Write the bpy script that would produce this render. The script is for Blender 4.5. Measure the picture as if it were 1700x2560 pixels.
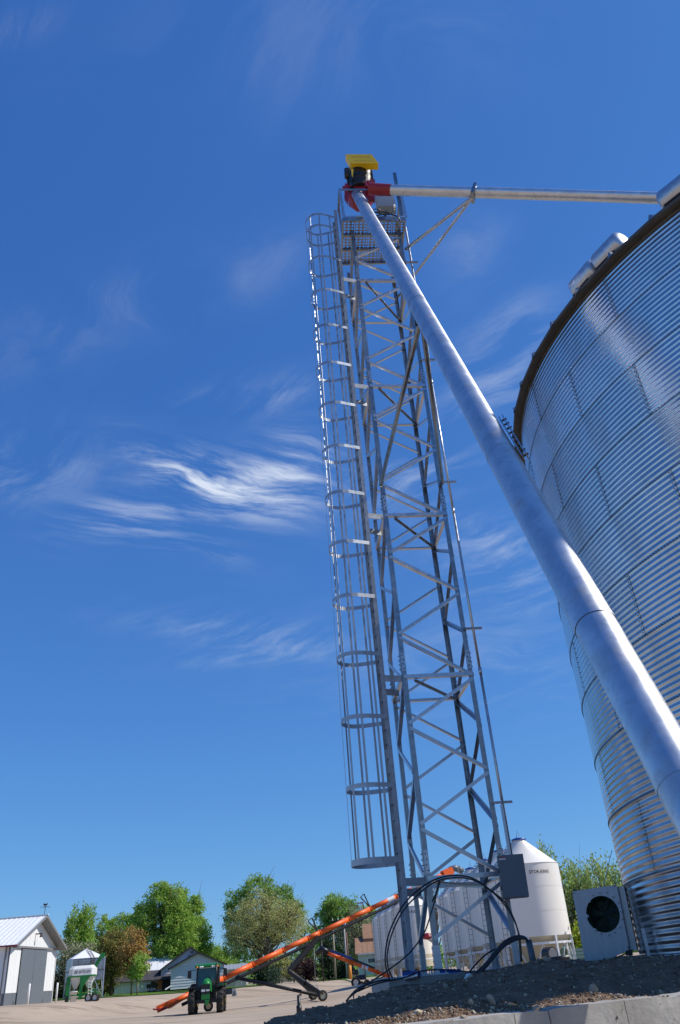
import bpy, math, random
import numpy as np
from mathutils import Vector, Matrix, noise
random.seed(7); rng = np.random.default_rng(11)
R = math.radians
for o in list(bpy.data.objects): bpy.data.objects.remove(o)
C = bpy.context.scene.collection
sc = bpy.context.scene

# ------------------------------------------------------------------ camera
EYE = 1.6; FPX = 1950.0; PITCH = R(30.6); ROLL = R(4.7)
fw = Vector((0, math.cos(PITCH), math.sin(PITCH)))
R0 = Vector((1, 0, 0)); U0 = R0.cross(fw)
CR = R0*math.cos(ROLL) - U0*math.sin(ROLL)
CU = R0*math.sin(ROLL) + U0*math.cos(ROLL)
cam = bpy.data.objects.new('camera', bpy.data.cameras.new('camera')); C.objects.link(cam)
m = Matrix.Identity(4)
for i in range(3):
    m[i][0] = CR[i]; m[i][1] = CU[i]; m[i][2] = -fw[i]
m[2][3] = EYE
cam.matrix_world = m
cam.data.sensor_fit = 'HORIZONTAL'; cam.data.sensor_width = 36.0; cam.data.lens = 36.0*FPX/1700.0
cam.data.clip_start = 0.1; cam.data.clip_end = 9000
sc.camera = cam

# ------------------------------------------------------------------ world, sun, exposure
SUN_AZ = R(88.5); SUN_EL = R(45.0)        # azimuth clockwise from +Y
world = bpy.data.worlds.new('World'); sc.world = world; world.use_nodes = True
wt = world.node_tree; wt.nodes.clear()
def wn(t, **k):
    n = wt.nodes.new(t)
    for a, b in k.items(): setattr(n, a, b)
    return n
sky = wn('ShaderNodeTexSky', sky_type='NISHITA'); sky.sun_disc = False
sky.sun_elevation = SUN_EL; sky.sun_rotation = SUN_AZ
sky.altitude = 500; sky.air_density = 1.0; sky.dust_density = 0.15; sky.ozone_density = 2.6
hsv = wn('ShaderNodeVectorMath', operation='MULTIPLY'); wt.links.new(sky.outputs[0], hsv.inputs[0]); hsv.inputs[1].default_value = (.66, 1.04, 1.56)   # deep blue, clear spring air
tc = wn('ShaderNodeTexCoord')
STR = 0.105
def mth(op, a, b=None, c=None, clamp=False):
    n = wn('ShaderNodeMath', operation=op); n.use_clamp = clamp
    for i, x in enumerate((a, b, c)):
        if x is None: continue
        if isinstance(x, (int, float)): n.inputs[i].default_value = x
        else: wt.links.new(x, n.inputs[i])
    return n.outputs[0]
def vdot(v):
    n = wn('ShaderNodeVectorMath', operation='DOT_PRODUCT')
    wt.links.new(tc.outputs['Generated'], n.inputs[0]); n.inputs[1].default_value = v
    return n.outputs['Value']
# the camera's response to the sky colour, one curve per channel
_sp = wn('ShaderNodeSeparateXYZ'); wt.links.new(hsv.outputs[0], _sp.inputs[0]); _cm = wn('ShaderNodeCombineXYZ')
for i_, (e_, k_) in enumerate(((.87, .56), (.72, .615), (.50, .75))):
    wt.links.new(mth('MULTIPLY', mth('POWER', mth('MULTIPLY', _sp.outputs[i_], STR), e_), k_/STR), _cm.inputs[i_])
hsv = _cm
# cirrus lies on a flat layer high above: layer coordinate = direction.xy / direction.z
sx = wn('ShaderNodeSeparateXYZ'); wt.links.new(tc.outputs['Generated'], sx.inputs[0])
zc = mth('MAXIMUM', sx.outputs['Z'], 0.04)
cb = wn('ShaderNodeCombineXYZ'); wt.links.new(mth('DIVIDE', sx.outputs['X'], zc), cb.inputs[0]); wt.links.new(mth('DIVIDE', sx.outputs['Y'], zc), cb.inputs[1])
def vnode(op, a, b=None, c=None):
    n = wn('ShaderNodeVectorMath', operation=op)
    for i, x in enumerate((a, b, c)):
        if x is None: continue
        if isinstance(x, tuple): n.inputs[i].default_value = x
        else: wt.links.new(x, n.inputs[i])
    return n.outputs[0]
def nz(vec, scale, detail, rough=.6):
    n = wn('ShaderNodeTexNoise'); n.inputs['Scale'].default_value = scale; n.inputs['Detail'].default_value = detail; n.inputs['Roughness'].default_value = rough; wt.links.new(vec, n.inputs['Vector']); return n
def cirrus(rot, scl, seed, lo, hi, dist):
    off = vnode('ADD', cb.outputs[0], (seed, seed*1.7, seed))
    w1_ = nz(off, 1.6, 2); w2_ = nz(off, 5.0, 3)
    p = vnode('MULTIPLY_ADD', vnode('SUBTRACT', w1_.outputs['Color'], (.5, .5, .5)), (dist, dist, 0), off)
    p = vnode('MULTIPLY_ADD', vnode('SUBTRACT', w2_.outputs['Color'], (.5, .5, .5)), (dist*.16, dist*.16, 0), p)
    m0 = wn('ShaderNodeMapping'); wt.links.new(p, m0.inputs[0]); m0.inputs['Rotation'].default_value = (0, 0, R(rot)); mp = wn('ShaderNodeMapping'); wt.links.new(m0.outputs[0], mp.inputs[0]); mp.inputs['Scale'].default_value = scl
    n = nz(mp.outputs[0], 1.0, 12, .66)
    b_ = nz(p, 3.2, 4, .5)
    t = mth('ADD', mth('MULTIPLY', n.outputs['Fac'], .68), mth('MULTIPLY', b_.outputs['Fac'], .32))
    mr = wn('ShaderNodeMapRange'); mr.interpolation_type = 'SMOOTHSTEP'; wt.links.new(t, mr.inputs[0])
    mr.inputs[1].default_value = lo; mr.inputs[2].default_value = hi
    return mr.outputs[0]
def ray(x, y):
    return (fw + CR*((x-850)/FPX) - CU*((y-1280)/FPX))
def patch(px, py, wx, wy, ang, amp):
    d = ray(px, py).normalized()
    a = (ray(px+10*math.cos(R(ang)), py-10*math.sin(R(ang))).normalized()-d).normalized()
    b = a.cross(d).normalized()
    ea = mth('POWER', mth('DIVIDE', vdot(a), wx/FPX), 2.0) if False else None
    va = mth('DIVIDE', mth('SUBTRACT', vdot(a), a.dot(d)), wx/FPX); vb = mth('DIVIDE', mth('SUBTRACT', vdot(b), b.dot(d)), wy/FPX)
    s = mth('ADD', mth('MULTIPLY', va, va), mth('MULTIPLY', vb, vb))
    front = mth('GREATER_THAN', vdot(d), 0.0)
    return mth('MULTIPLY', mth('MULTIPLY', mth('EXPONENT', mth('MULTIPLY', s, -1.0)), amp), front)
def mask(ps):
    t = None
    for p in ps:
        o = patch(*p); t = o if t is None else mth('ADD', t, o)
    return t
c1 = cirrus(-30, (2.9, 13.5, 1), 3.1, 0.41, 0.66, 0.34)
c2 = cirrus(38, (3.2, 10, 1), 8.4, 0.42, 0.68, 0.36)
c3 = cirrus(30, (1.5, 5, 1), 1.9, 0.40, 0.72, 0.9)
m1 = mask([(560, 1210, 170, 62, -14, 1.25), (740, 1170, 95, 75, 15, .85), (330, 1290, 150, 48, 8, .5), (430, 1165, 110, 40, -28, .7), (420, 1335, 170, 35, -20, .28)])
m2 = mask([(700, 985, 110, 36, 24, .42), (520, 985, 110, 26, 22, .25), (1280, 850, 110, 75, 35, .55), (1200, 1000, 120, 90, 35, .34), (70, 1190, 150, 55, 10, .38), (60, 1120, 120, 60, 20, .25),
           (1250, 1340, 170, 48, -8, .55), (1260, 1420, 170, 42, -5, .38), (1050, 1190, 170, 60, 15, .5), (640, 1590, 260, 42, -8, .36), (600, 1640, 180, 24, 5, .2), (1280, 1500, 160, 50, 0, .2), (30, 70, 90, 30, 20, .32)])
m3 = mask([(950, 60, 420, 130, 10, .13), (640, 680, 200, 60, 30, .16), (1180, 640, 90, 70, 60, .2), (120, 840, 220, 90, 25, .18), (1150, 1650, 380, 120, 0, .16), (300, 760, 200, 60, 30, .1)])
dens = mth('ADD', mth('ADD', mth('MULTIPLY', c1, m1), mth('MULTIPLY', mth('MULTIPLY', c2, m2), .72)), mth('MULTIPLY', c3, m3), clamp=True)
cmx = wn('ShaderNodeMix', data_type='RGBA'); wt.links.new(dens, cmx.inputs['Factor'])
wt.links.new(hsv.outputs[0], cmx.inputs['A']); cmx.inputs['B'].default_value = (6.6, 7.4, 8.8, 1)
bg = wn('ShaderNodeBackground'); wt.links.new(cmx.outputs['Result'], bg.inputs[0]); bg.inputs[1].default_value = STR
wo = wn('ShaderNodeOutputWorld'); wt.links.new(bg.outputs[0], wo.inputs[0])

sl = bpy.data.lights.new('sun', 'SUN'); sl.energy = 4.6; sl.angle = R(0.53); sl.color = (1, .95, .87)
so = bpy.data.objects.new('sun', sl); C.objects.link(so)
sd = Vector((math.sin(SUN_AZ)*math.cos(SUN_EL), math.cos(SUN_AZ)*math.cos(SUN_EL), math.sin(SUN_EL)))
so.rotation_euler = sd.to_track_quat('Z', 'Y').to_euler(); so.location = (0, 0, 60)
sc.view_settings.view_transform = 'Standard'; sc.view_settings.look = 'None'; sc.view_settings.gamma = 1; sc.view_settings.exposure = 0.0
sc.view_settings.use_curve_mapping = False
sc.render.engine = 'CYCLES'; sc.render.resolution_x = 680; sc.render.resolution_y = 1024

# ------------------------------------------------------------------ placing helpers: a photo pixel and a distance give a point of the place
def atD(x, y, D):
    d = ray(x, y); return d*(D/math.hypot(d.x, d.y)) + Vector((0, 0, EYE))
def atZ(x, y, Z):
    d = ray(x, y); return d*((Z-EYE)/d.z) + Vector((0, 0, EYE))
def az(x, y=2440):
    d = ray(x, y); return math.atan2(d.x, d.y)
def xy(px, D, y=2440):
    a = az(px, y); return Vector((math.sin(a)*D, math.cos(a)*D, 0))

# ------------------------------------------------------------------ materials
MAT = {}
def mat(name, col, rough=.6, metal=0.0, var=0.0, vscale=3.0, bump=0.0, bscale=40.0, spec=.5, col2=None, objvar=0.0, trans=0.0, island=0.0, detail=6, stretch=None, rvar=0.0, coord='Object'):
    M = bpy.data.materials.new(name); M.use_nodes = True; nt = M.node_tree
    b = nt.nodes['Principled BSDF']; b.inputs['Roughness'].default_value = rough; b.inputs['Metallic'].default_value = metal
    b.inputs['Specular IOR Level'].default_value = spec
    b.inputs['Base Color'].default_value = (*col, 1)
    L = nt.links.new
    t = nt.nodes.new('ShaderNodeTexCoord'); src = t.outputs[coord]
    if coord == 'World':
        pass
    if stretch:
        mp = nt.nodes.new('ShaderNodeMapping'); mp.inputs['Scale'].default_value = stretch; L(src, mp.inputs[0]); src = mp.outputs[0]
    out = None
    if var or col2:
        n = nt.nodes.new('ShaderNodeTexNoise'); n.inputs['Scale'].default_value = vscale; n.inputs['Detail'].default_value = detail; n.inputs['Roughness'].default_value = .62; L(src, n.inputs['Vector'])
        mr = nt.nodes.new('ShaderNodeMapRange'); mr.inputs[1].default_value = .3; mr.inputs[2].default_value = .7; L(n.outputs['Fac'], mr.inputs[0])
        mx = nt.nodes.new('ShaderNodeMix'); mx.data_type = 'RGBA'; L(mr.outputs[0], mx.inputs['Factor'])
        if col2: mx.inputs['A'].default_value = (*col, 1); mx.inputs['B'].default_value = (*col2, 1)
        else:
            mx.inputs['A'].default_value = (*[c*(1-var) for c in col], 1); mx.inputs['B'].default_value = (*[min(1, c*(1+var)) for c in col], 1)
        out = mx.outputs['Result']
        if rvar:
            m2 = nt.nodes.new('ShaderNodeMapRange'); L(n.outputs['Fac'], m2.inputs[0]); m2.inputs[1].default_value = .3; m2.inputs[2].default_value = .7
            m2.inputs[3].default_value = rough-rvar; m2.inputs[4].default_value = rough+rvar; L(m2.outputs[0], b.inputs['Roughness'])
    if objvar or island:
        if objvar: r = nt.nodes.new('ShaderNodeObjectInfo').outputs['Random']; v = objvar
        else: r = nt.nodes.new('ShaderNodeNewGeometry').outputs['Random Per Island']; v = island
        h = nt.nodes.new('ShaderNodeHueSaturation'); mr = nt.nodes.new('ShaderNodeMapRange'); L(r, mr.inputs[0]); mr.inputs[3].default_value = 1-v; mr.inputs[4].default_value = 1+v
        L(mr.outputs[0], h.inputs['Value'])
        if out: L(out, h.inputs['Color'])
        else: h.inputs['Color'].default_value = (*col, 1)
        if island:
            m3 = nt.nodes.new('ShaderNodeMath'); m3.operation = 'MULTIPLY_ADD'; L(r, m3.inputs[0]); m3.inputs[1].default_value = .04; m3.inputs[2].default_value = .48; L(m3.outputs[0], h.inputs['Hue'])
        out = h.outputs[0]
    if out: L(out, b.inputs['Base Color'])
    if bump:
        n2 = nt.nodes.new('ShaderNodeTexNoise'); n2.inputs['Scale'].default_value = bscale; n2.inputs['Detail'].default_value = 5; L(src, n2.inputs['Vector'])
        bp = nt.nodes.new('ShaderNodeBump'); bp.inputs['Strength'].default_value = bump; bp.inputs['Distance'].default_value = .02; L(n2.outputs['Fac'], bp.inputs['Height']); L(bp.outputs[0], b.inputs['Normal'])
    if trans:
        tr = nt.nodes.new('ShaderNodeBsdfTranslucent'); ms = nt.nodes.new('ShaderNodeMixShader'); ms.inputs[0].default_value = trans
        if out: L(out, tr.inputs[0])
        else: tr.inputs[0].default_value = (*col, 1)
        L(b.outputs[0], ms.inputs[1]); L(tr.outputs[0], ms.inputs[2]); L(ms.outputs[0], nt.nodes['Material Output'].inputs[0])
    MAT[name] = M; return M
galv = mat('galvanized_steel', (.52, .54, .57), .36, .9, var=.16, vscale=9, rvar=.07, objvar=.07, bump=.05, bscale=30)
galv_old = mat('weathered_galvanized_steel', (.31, .33, .35), .36, .94, var=.30, vscale=6, rvar=.09, objvar=.12, bump=.08, bscale=35)
barm = mat('dull_galvanized_bar', (.44, .47, .50), .48, .75, var=.2, vscale=5, rvar=.12, objvar=.08)
seamm = mat('ring_seam_steel', (.20, .18, .16), .5, .5)
boltm = mat('bin_bolt_steel', (.16, .15, .14), .45, .7)
laddm = mat('matt_galvanized_steel', (.38, .40, .42), .6, .6, var=.25, vscale=7, objvar=.08)
galv_rung = mat('galvanized_bar', (.5, .53, .57), .32, .9, var=.15, vscale=8)
binmet = mat('corrugated_bin_steel', (.60, .62, .65), .20, .95, var=.15, vscale=.8, rvar=.06, objvar=.09, detail=8, stretch=(1, 1, .6))
pipem = mat('spout_steel', (.66, .67, .69), .37, .92, var=.12, vscale=4, rvar=.05, bump=.05, bscale=9, detail=9)
darkm = mat('dark_bolt_steel', (.07, .065, .06), .6, .4)
eavem = mat('roof_edge_steel', (.10, .09, .075), .6, .5, var=.2, vscale=4)
blackr = mat('black_rubber_cable', (.012, .012, .013), .38, spec=.5, var=.3, vscale=20)
blackp = mat('black_painted_steel', (.012, .012, .013), .4, var=.3, vscale=10)
orange = mat('orange_paint', (.86, .125, .008), .45, var=.08, vscale=3, bump=.02, bscale=10)
redp = mat('red_paint', (.28, .012, .02), .42, var=.18, vscale=5)
yellow = mat('yellow_paint', (.88, .58, .015), .4, var=.06, vscale=5)
greyp = mat('grey_enamel', (.12, .14, .16), .42, var=.06, vscale=3)
greylt = mat('light_grey_enamel', (.36, .40, .40), .45, var=.06, vscale=3)
white = mat('white_paint', (.78, .78, .76), .45, var=.03, vscale=.5)
whitebin = mat('white_bin_paint', (.84, .785, .70), .34, var=.035, vscale=.6, stretch=(1, 1, .3), detail=8)
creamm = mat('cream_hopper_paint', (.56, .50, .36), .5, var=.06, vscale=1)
blackt = mat('black_lettering', (.02, .02, .022), .5)
green = mat('green_paint', (.012, .20, .035), .32, var=.08, vscale=3)
greend = mat('dark_green_paint', (.006, .045, .020), .5)
concrete = mat('grey_concrete', (.36, .34, .30), .85, var=.22, vscale=2.2, bump=.35, bscale=18, detail=10)
dirtm = mat('dirt', (.115, .068, .040), .95, col2=(.24, .155, .095), vscale=5.5, bump=.9, bscale=28, detail=12, spec=.2)
stonem = mat('pebble_stone', (.36, .28, .20), .85, island=.55, spec=.2, bump=.2, bscale=30)
gravel = mat('gravel_yard', (.39, .305, .222), .95, col2=(.49, .39, .29), vscale=.16, bump=.6, bscale=3, detail=12, spec=.15)
grassm = mat('lawn_grass', (.062, .125, .018), .9, col2=(.115, .20, .035), vscale=.35, detail=10, bump=.6, bscale=3, spec=.1)
barkm = mat('tree_bark', (.105, .080, .060), .9, var=.4, vscale=6, spec=.1)
barkl = mat('pale_tree_bark', (.26, .20, .16), .9, var=.3, vscale=6, spec=.1)
leaf_fresh = mat('fresh_green_leaves', (.33, .48, .085), .55, island=.32, trans=.5, spec=.3)
leaf_mid = mat('mid_green_leaves', (.27, .42, .085), .55, island=.32, trans=.45, spec=.3)
leaf_olive = mat('olive_budding_leaves', (.46, .45, .17), .6, island=.4, trans=.3, spec=.2)
leaf_brown = mat('brown_budding_leaves', (.44, .26, .08), .6, island=.45, trans=.3, spec=.2)
leaf_oliveg = mat('olive_brown_leaves', (.27, .235, .06), .6, island=.45, trans=.3, spec=.2)
leaf_dark = mat('dark_evergreen_needles', (.03, .055, .022), .7, island=.5, spec=.2)
leaf_will = mat('willow_leaves', (.36, .46, .14), .55, island=.4, trans=.35, spec=.3)
leaf_purple = mat('purple_leaves', (.07, .022, .028), .6, island=.4, trans=.2)
leaf_grey = mat('greyish_budding_leaves', (.32, .32, .18), .6, island=.4, trans=.25)
shingle = mat('dark_shingles', (.055, .050, .052), .9, var=.4, vscale=3)
shingleb = mat('brown_shingles', (.30, .165, .095), .9, var=.2, vscale=2)
metalroof = mat('white_metal_roof', (.80, .80, .80), .45, 0, var=.05)
siding = mat('white_siding', (.72, .74, .76), .55, var=.03)
barngrey = mat('grey_barn_steel', (.135, .155, .175), .5, var=.05)
trimg = mat('grey_trim', (.20, .20, .20), .5)
trimd = mat('dark_ladder_steel', (.06, .06, .065), .5, .3)
tanwall = mat('tan_wall', (.42, .38, .24), .7, var=.05)
woodp = mat('weathered_pole_wood', (.32, .26, .19), .85, var=.25, vscale=4)
woodd = mat('dark_wood', (.045, .035, .028), .85, var=.3)
tyre = mat('tyre_rubber', (.022, .021, .020), .8, var=.3, vscale=6)
rimm = mat('cream_wheel_rim', (.68, .62, .42), .45)
rimw = mat('white_wheel_rim', (.72, .72, .70), .45)
bluep = mat('blue_paint', (.015, .075, .33), .4)
amber = mat('amber_lens', (.85, .22, .01), .25)
lampg = mat('lamp_glass', (.75, .76, .74), .12)
tankgreen = mat('pale_green_tank', (.22, .36, .30), .5, var=.05)
glass = bpy.data.materials.new('cab_glass'); glass.use_nodes = True
_b = glass.node_tree.nodes['Principled BSDF']; _b.inputs['Base Color'].default_value = (.12, .24, .26, 1); _b.inputs['Roughness'].default_value = .04; _b.inputs['Transmission Weight'].default_value = .5; _b.inputs['IOR'].default_value = 1.1
dglass = mat('window_glass', (.03, .04, .05), .06, spec=.8)

# concrete wall: form seams and pits come as geometry; a second colour for rust streaks
def streaks(M, scale, stretch, lo, hi, col, amt, rough_add=0.0):
    nt = M.node_tree; b = nt.nodes['Principled BSDF']; L = nt.links.new
    t = nt.nodes.new('ShaderNodeTexCoord'); mp = nt.nodes.new('ShaderNodeMapping'); mp.inputs['Scale'].default_value = stretch; L(t.outputs['Object'], mp.inputs[0])
    n = nt.nodes.new('ShaderNodeTexNoise'); n.inputs['Scale'].default_value = scale; n.inputs['Detail'].default_value = 7; n.inputs['Roughness'].default_value = .6; L(mp.outputs[0], n.inputs['Vector'])
    mr = nt.nodes.new('ShaderNodeMapRange'); mr.inputs[1].default_value = lo; mr.inputs[2].default_value = hi; mr.inputs[4].default_value = amt; L(n.outputs['Fac'], mr.inputs[0])
    mx = nt.nodes.new('ShaderNodeMix'); mx.data_type = 'RGBA'; L(mr.outputs[0], mx.inputs['Factor']); mx.inputs['B'].default_value = (*col, 1)
    if b.inputs['Base Color'].links: L(b.inputs['Base Color'].links[0].from_socket, mx.inputs['A'])
    else: mx.inputs['A'].default_value = b.inputs['Base Color'].default_value
    L(mx.outputs['Result'], b.inputs['Base Color'])
    if rough_add:
        ad = nt.nodes.new('ShaderNodeMath'); ad.operation = 'MULTIPLY_ADD'; L(mr.outputs[0], ad.inputs[0]); ad.inputs[1].default_value = rough_add
        if b.inputs['Roughness'].links: L(b.inputs['Roughness'].links[0].from_socket, ad.inputs[2])
        else: ad.inputs[2].default_value = b.inputs['Roughness'].default_value
        L(ad.outputs[0], b.inputs['Roughness'])
streaks(binmet, 1.1, (1, 1, .35), .54, .74, (.36, .36, .36), .65, .18)
streaks(pipem, 2.2, (1, 1, 1), .55, .75, (.36, .37, .38), .7, .25)
streaks(pipem, 14, (1, 1, 1), .55, .62, (.50, .52, .55), .5, .1)
streaks(orange, 3.0, (1, 1, 1), .5, .8, (.40, .07, .02), .6, .25)
streaks(gravel, 1.0, (.14, .45, 1), .50, .64, (.29, .225, .165), .4)
streaks(gravel, .9, (.03, .9, 1), .56, .60, (.20, .15, .11), .55)
streaks(concrete, 3.0, (1, 1, .5), .5, .75, (.22, .19, .15), .6)
streaks(white, 1.5, (1, 1, .3), .55, .8, (.60, .58, .53), .5)
streaks(green, 3, (1, 1, 1), .5, .75, (.06, .12, .05), .4, .3)
# ------------------------------------------------------------------ mesh builder
class MB:
    def __init__(s): s.v = []; s.f = []
    def add(s, vs, fs):
        n = len(s.v); s.v += [Vector(v) for v in vs]; s.f += [tuple(i+n for i in f) for f in fs]; return s
    def box(s, c, size, rot=None):
        c = Vector(c); h = [x/2 for x in size]; vs = []
        for sx_ in (-1, 1):
            for sy in (-1, 1):
                for sz in (-1, 1):
                    p = Vector((sx_*h[0], sy*h[1], sz*h[2]))
                    if rot is not None: p = rot @ p
                    vs.append(c+p)
        return s.add(vs, [(0, 1, 3, 2), (4, 6, 7, 5), (0, 4, 5, 1), (2, 3, 7, 6), (0, 2, 6, 4), (1, 5, 7, 3)])
    def prism(s, poly, d):   # closed polygon swept by the vector d
        n = len(poly); d = Vector(d); vs = [Vector(p) for p in poly]+[Vector(p)+d for p in poly]
        fs = [tuple(range(n-1, -1, -1)), tuple(range(n, 2*n))]+[(i, (i+1) % n, (i+1) % n+n, i+n) for i in range(n)]
        return s.add(vs, fs)
    def beam(s, a, b, w, h, up=(0, 0, 1)):
        a = Vector(a); b = Vector(b); d = (b-a).normalized(); x = d.cross(Vector(up))
        if x.length < 1e-4: x = d.cross(Vector((1, 0, 0)))
        x.normalize(); y = x.cross(d).normalized()
        return s.prism([a+x*w/2+y*h/2, a-x*w/2+y*h/2, a-x*w/2-y*h/2, a+x*w/2-y*h/2], b-a)
    def angle(s, a, b, w, t, u, v):   # L profile, corner on the line a-b, flanges along u and v
        a = Vector(a); b = Vector(b); u = Vector(u).normalized(); v = Vector(v).normalized()
        return s.prism([a, a+u*w, a+u*w+v*t, a+u*t+v*t, a+u*t+v*w, a+v*w], b-a)
    def tube(s, pts, r, seg=8, caps=True):
        pts = [Vector(p) for p in pts]; n = len(pts); rs = r if isinstance(r, (list, tuple)) else [r]*n
        base = len(s.v); pu = None
        for i, p in enumerate(pts):
            d = (pts[min(i+1, n-1)]-pts[max(i-1, 0)]).normalized()
            if pu is None:
                pu = d.cross(Vector((0, 0, 1)))
                if pu.length < 1e-3: pu = d.cross(Vector((1, 0, 0)))
            pu = (pu-d*pu.dot(d)).normalized(); w = d.cross(pu)
            for k in range(seg):
                a = 2*math.pi*k/seg; s.v.append(p+(pu*math.cos(a)+w*math.sin(a))*rs[i])
        for i in range(n-1):
            for k in range(seg):
                a = base+i*seg+k; b = base+i*seg+(k+1) % seg; s.f.append((a, b, b+seg, a+seg))
        if caps:
            s.f.append(tuple(base+k for k in range(seg-1, -1, -1))); s.f.append(tuple(base+(n-1)*seg+k for k in range(seg)))
        return s
    def lathe(s, prof, c=(0, 0, 0), seg=32, a0=0.0, a1=2*math.pi, axis='z'):
        c = Vector(c); full = abs(a1-a0-2*math.pi) < 1e-6; k = seg if full else seg+1; base = len(s.v)
        for (r, z) in prof:
            for i in range(k):
                a = a0+(a1-a0)*i/seg; x, y = r*math.cos(a), r*math.sin(a)
                s.v.append(c+(Vector((x, y, z)) if axis == 'z' else Vector((x, z, y)) if axis == 'y' else Vector((z, x, y))))
        for j in range(len(prof)-1):
            for i in range(seg):
                a = base+j*k+i; b = base+j*k+(i+1) % k; s.f.append((a, b, b+k, a+k))
        return s
    def xf(s, M):
        s.v = [M @ v for v in s.v]; return s
ORG = {}; KIDS = {}
def link(o, parent):
    C.objects.link(o)
    if parent is not None: o.parent = parent; KIDS.setdefault(parent.name, []).append(o)
def mesh(name, mb, m, smooth=False):
    me = bpy.data.meshes.new(name); me.from_pydata([tuple(v) for v in mb.v], [], mb.f); me.validate(); me.materials.append(m)
    if smooth: me.shade_smooth()
    return me
def part(name, mb, m, parent, smooth=False, loc=None, label=None, kind=None):
    off = ORG.get(parent.name, Vector((0, 0, 0)))+(Vector(loc) if loc is not None else Vector((0, 0, 0)))
    mb.v = [v-off for v in mb.v]
    o = bpy.data.objects.new(name, mesh(name, mb, m, smooth)); 
    if loc is not None: o.location = loc
    link(o, parent); ORG[o.name] = off
    if label: o['label'] = label
    if kind: o['kind'] = kind
    return o
def thing(name, label, cat, loc=(0, 0, 0), group=None):
    o = bpy.data.objects.new(name, None); o.empty_display_size = .2; o.location = loc; C.objects.link(o); ORG[o.name] = Vector(loc)
    o['label'] = label; o['category'] = cat
    if group: o['group'] = group
    return o
def solo(name, mb, m, label=None, cat=None, group=None, kind=None, smooth=False, loc=None):
    loc = Vector(loc) if loc is not None else (Vector((sum(v.x for v in mb.v)/len(mb.v), sum(v.y for v in mb.v)/len(mb.v), min(v.z for v in mb.v))))
    mb.v = [v-loc for v in mb.v]
    o = bpy.data.objects.new(name, mesh(name, mb, m, smooth)); o.location = loc; C.objects.link(o); ORG[o.name] = loc
    if label: o['label'] = label
    if cat: o['category'] = cat
    if group: o['group'] = group
    if kind: o['kind'] = kind
    return o
def dup(root, loc, rz=0, label=None):
    def cp(o, par):
        c = o.copy(); C.objects.link(c)
        if par: c.parent = par
        for k in KIDS.get(o.name, []): cp(k, c)
        return c
    c = cp(root, None); c.location = loc; c.rotation_euler = (0, 0, rz)
    if label: c['label'] = label
    return c
def smoothstep(a, b, x):
    t = max(0, min(1, (x-a)/(b-a))); return t*t*(3-2*t)

# ------------------------------------------------------------------ ground
AN = [(0, 3, 0, 8), (-10, 15, -.05, 12), (-12, 45, -.15, 14), (10, 45, .2, 12), (-14, 67, -.1, 8), (-4, 69, -.1, 8), (-1.7, 90, .25, 7), (-32.5, 78.5, 1.42, 5), (-32.8, 90, 1.36, 6),
      (-29.6, 85, 1.0, 5), (9.7, 54, .5, 8), (8, 62, .6, 8), (3.3, 77, 1.15, 6), (-14, 135, 1.05, 14), (-35, 104, 1.5, 8), (-24, 103, 1.05, 8), (-17.5, 104, 1.2, 7), (-13, 113, 1.0, 8), (-24, 118, 1.55, 8), (0, 120, 1.15, 12),
      (-60, 60, .8, 20), (-60, 120, 1.4, 30), (30, 60, .8, 15), (20, 75, .9, 10), (40, 120, 1.2, 30), (0, 170, 1.2, 35), (-25, 55, .25, 10), (30, 20, .2, 15)]
AA = np.array(AN)
def ground(x, y):
    d2 = ((AA[:, 0]-x)**2+(AA[:, 1]-y)**2)/(AA[:, 3]**2)
    w = np.exp(-.9*d2)/(AA[:, 3]) + 1e-9
    wf = 2e-4
    return float((w*AA[:, 2]).sum()+wf*1.2*0.02)/(float(w.sum())+wf*0.02)
def axis(lo, hi, c0, c1, fine, grow=1.35):
    a = list(np.arange(c0, c1+1e-6, fine)); s = fine; x = c0; L = []
    while x > lo: s *= grow; x -= s; L.append(x)
    s = fine; x = a[-1]; Rr = []
    while x < hi: s *= grow; x += s; Rr.append(x)
    return L[::-1]+a+Rr
gx = axis(-3500, 3500, -60, 40, 1.5); gy = axis(-600, 6000, -6, 130, 1.5)
gb = MB(); nx = len(gx)
for yy in gy:
    for xx in gx: gb.v.append(Vector((xx, yy, ground(xx, yy)+.015*noise.noise(Vector((xx*.3, yy*.3, 0))))))
for j in range(len(gy)-1):
    for i in range(nx-1): gb.f.append((j*nx+i, j*nx+i+1, (j+1)*nx+i+1, (j+1)*nx+i))
solo('ground', gb, gravel, kind='structure', smooth=True, loc=(0, 0, 0))
def patch_sheet(name, poly, m, lift=.03, step=2.0, z=None):
    # polygon given as two rows of points (near row, far row) of equal length
    near, far = poly; b = MB(); n = len(near); K = 8; cols = []
    pts = []
    for i in range(n-1):
        for s_ in range(6):
            t = s_/6; pts.append((Vector(near[i]).lerp(Vector(near[i+1]), t), Vector(far[i]).lerp(Vector(far[i+1]), t)))
    pts.append((Vector(near[-1]), Vector(far[-1])))
    for a, c in pts:
        for k in range(K+1):
            p = a.lerp(c, k/K)
            if k == 0: p = p+Vector((0, .5*noise.noise(Vector((p.x*.5, 1, 2)))))
            b.v.append(Vector((p.x, p.y, ground(p.x, p.y)+lift)))
    for i in range(len(pts)-1):
        for k in range(K): q = i*(K+1)+k; b.f.append((q, q+K+1, q+K+2, q+1))
    solo(name, b, m, kind='structure', smooth=True, loc=(0, 0, 0))
def P2(px, D): v = xy(px, D); return (v.x, v.y)
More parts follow.
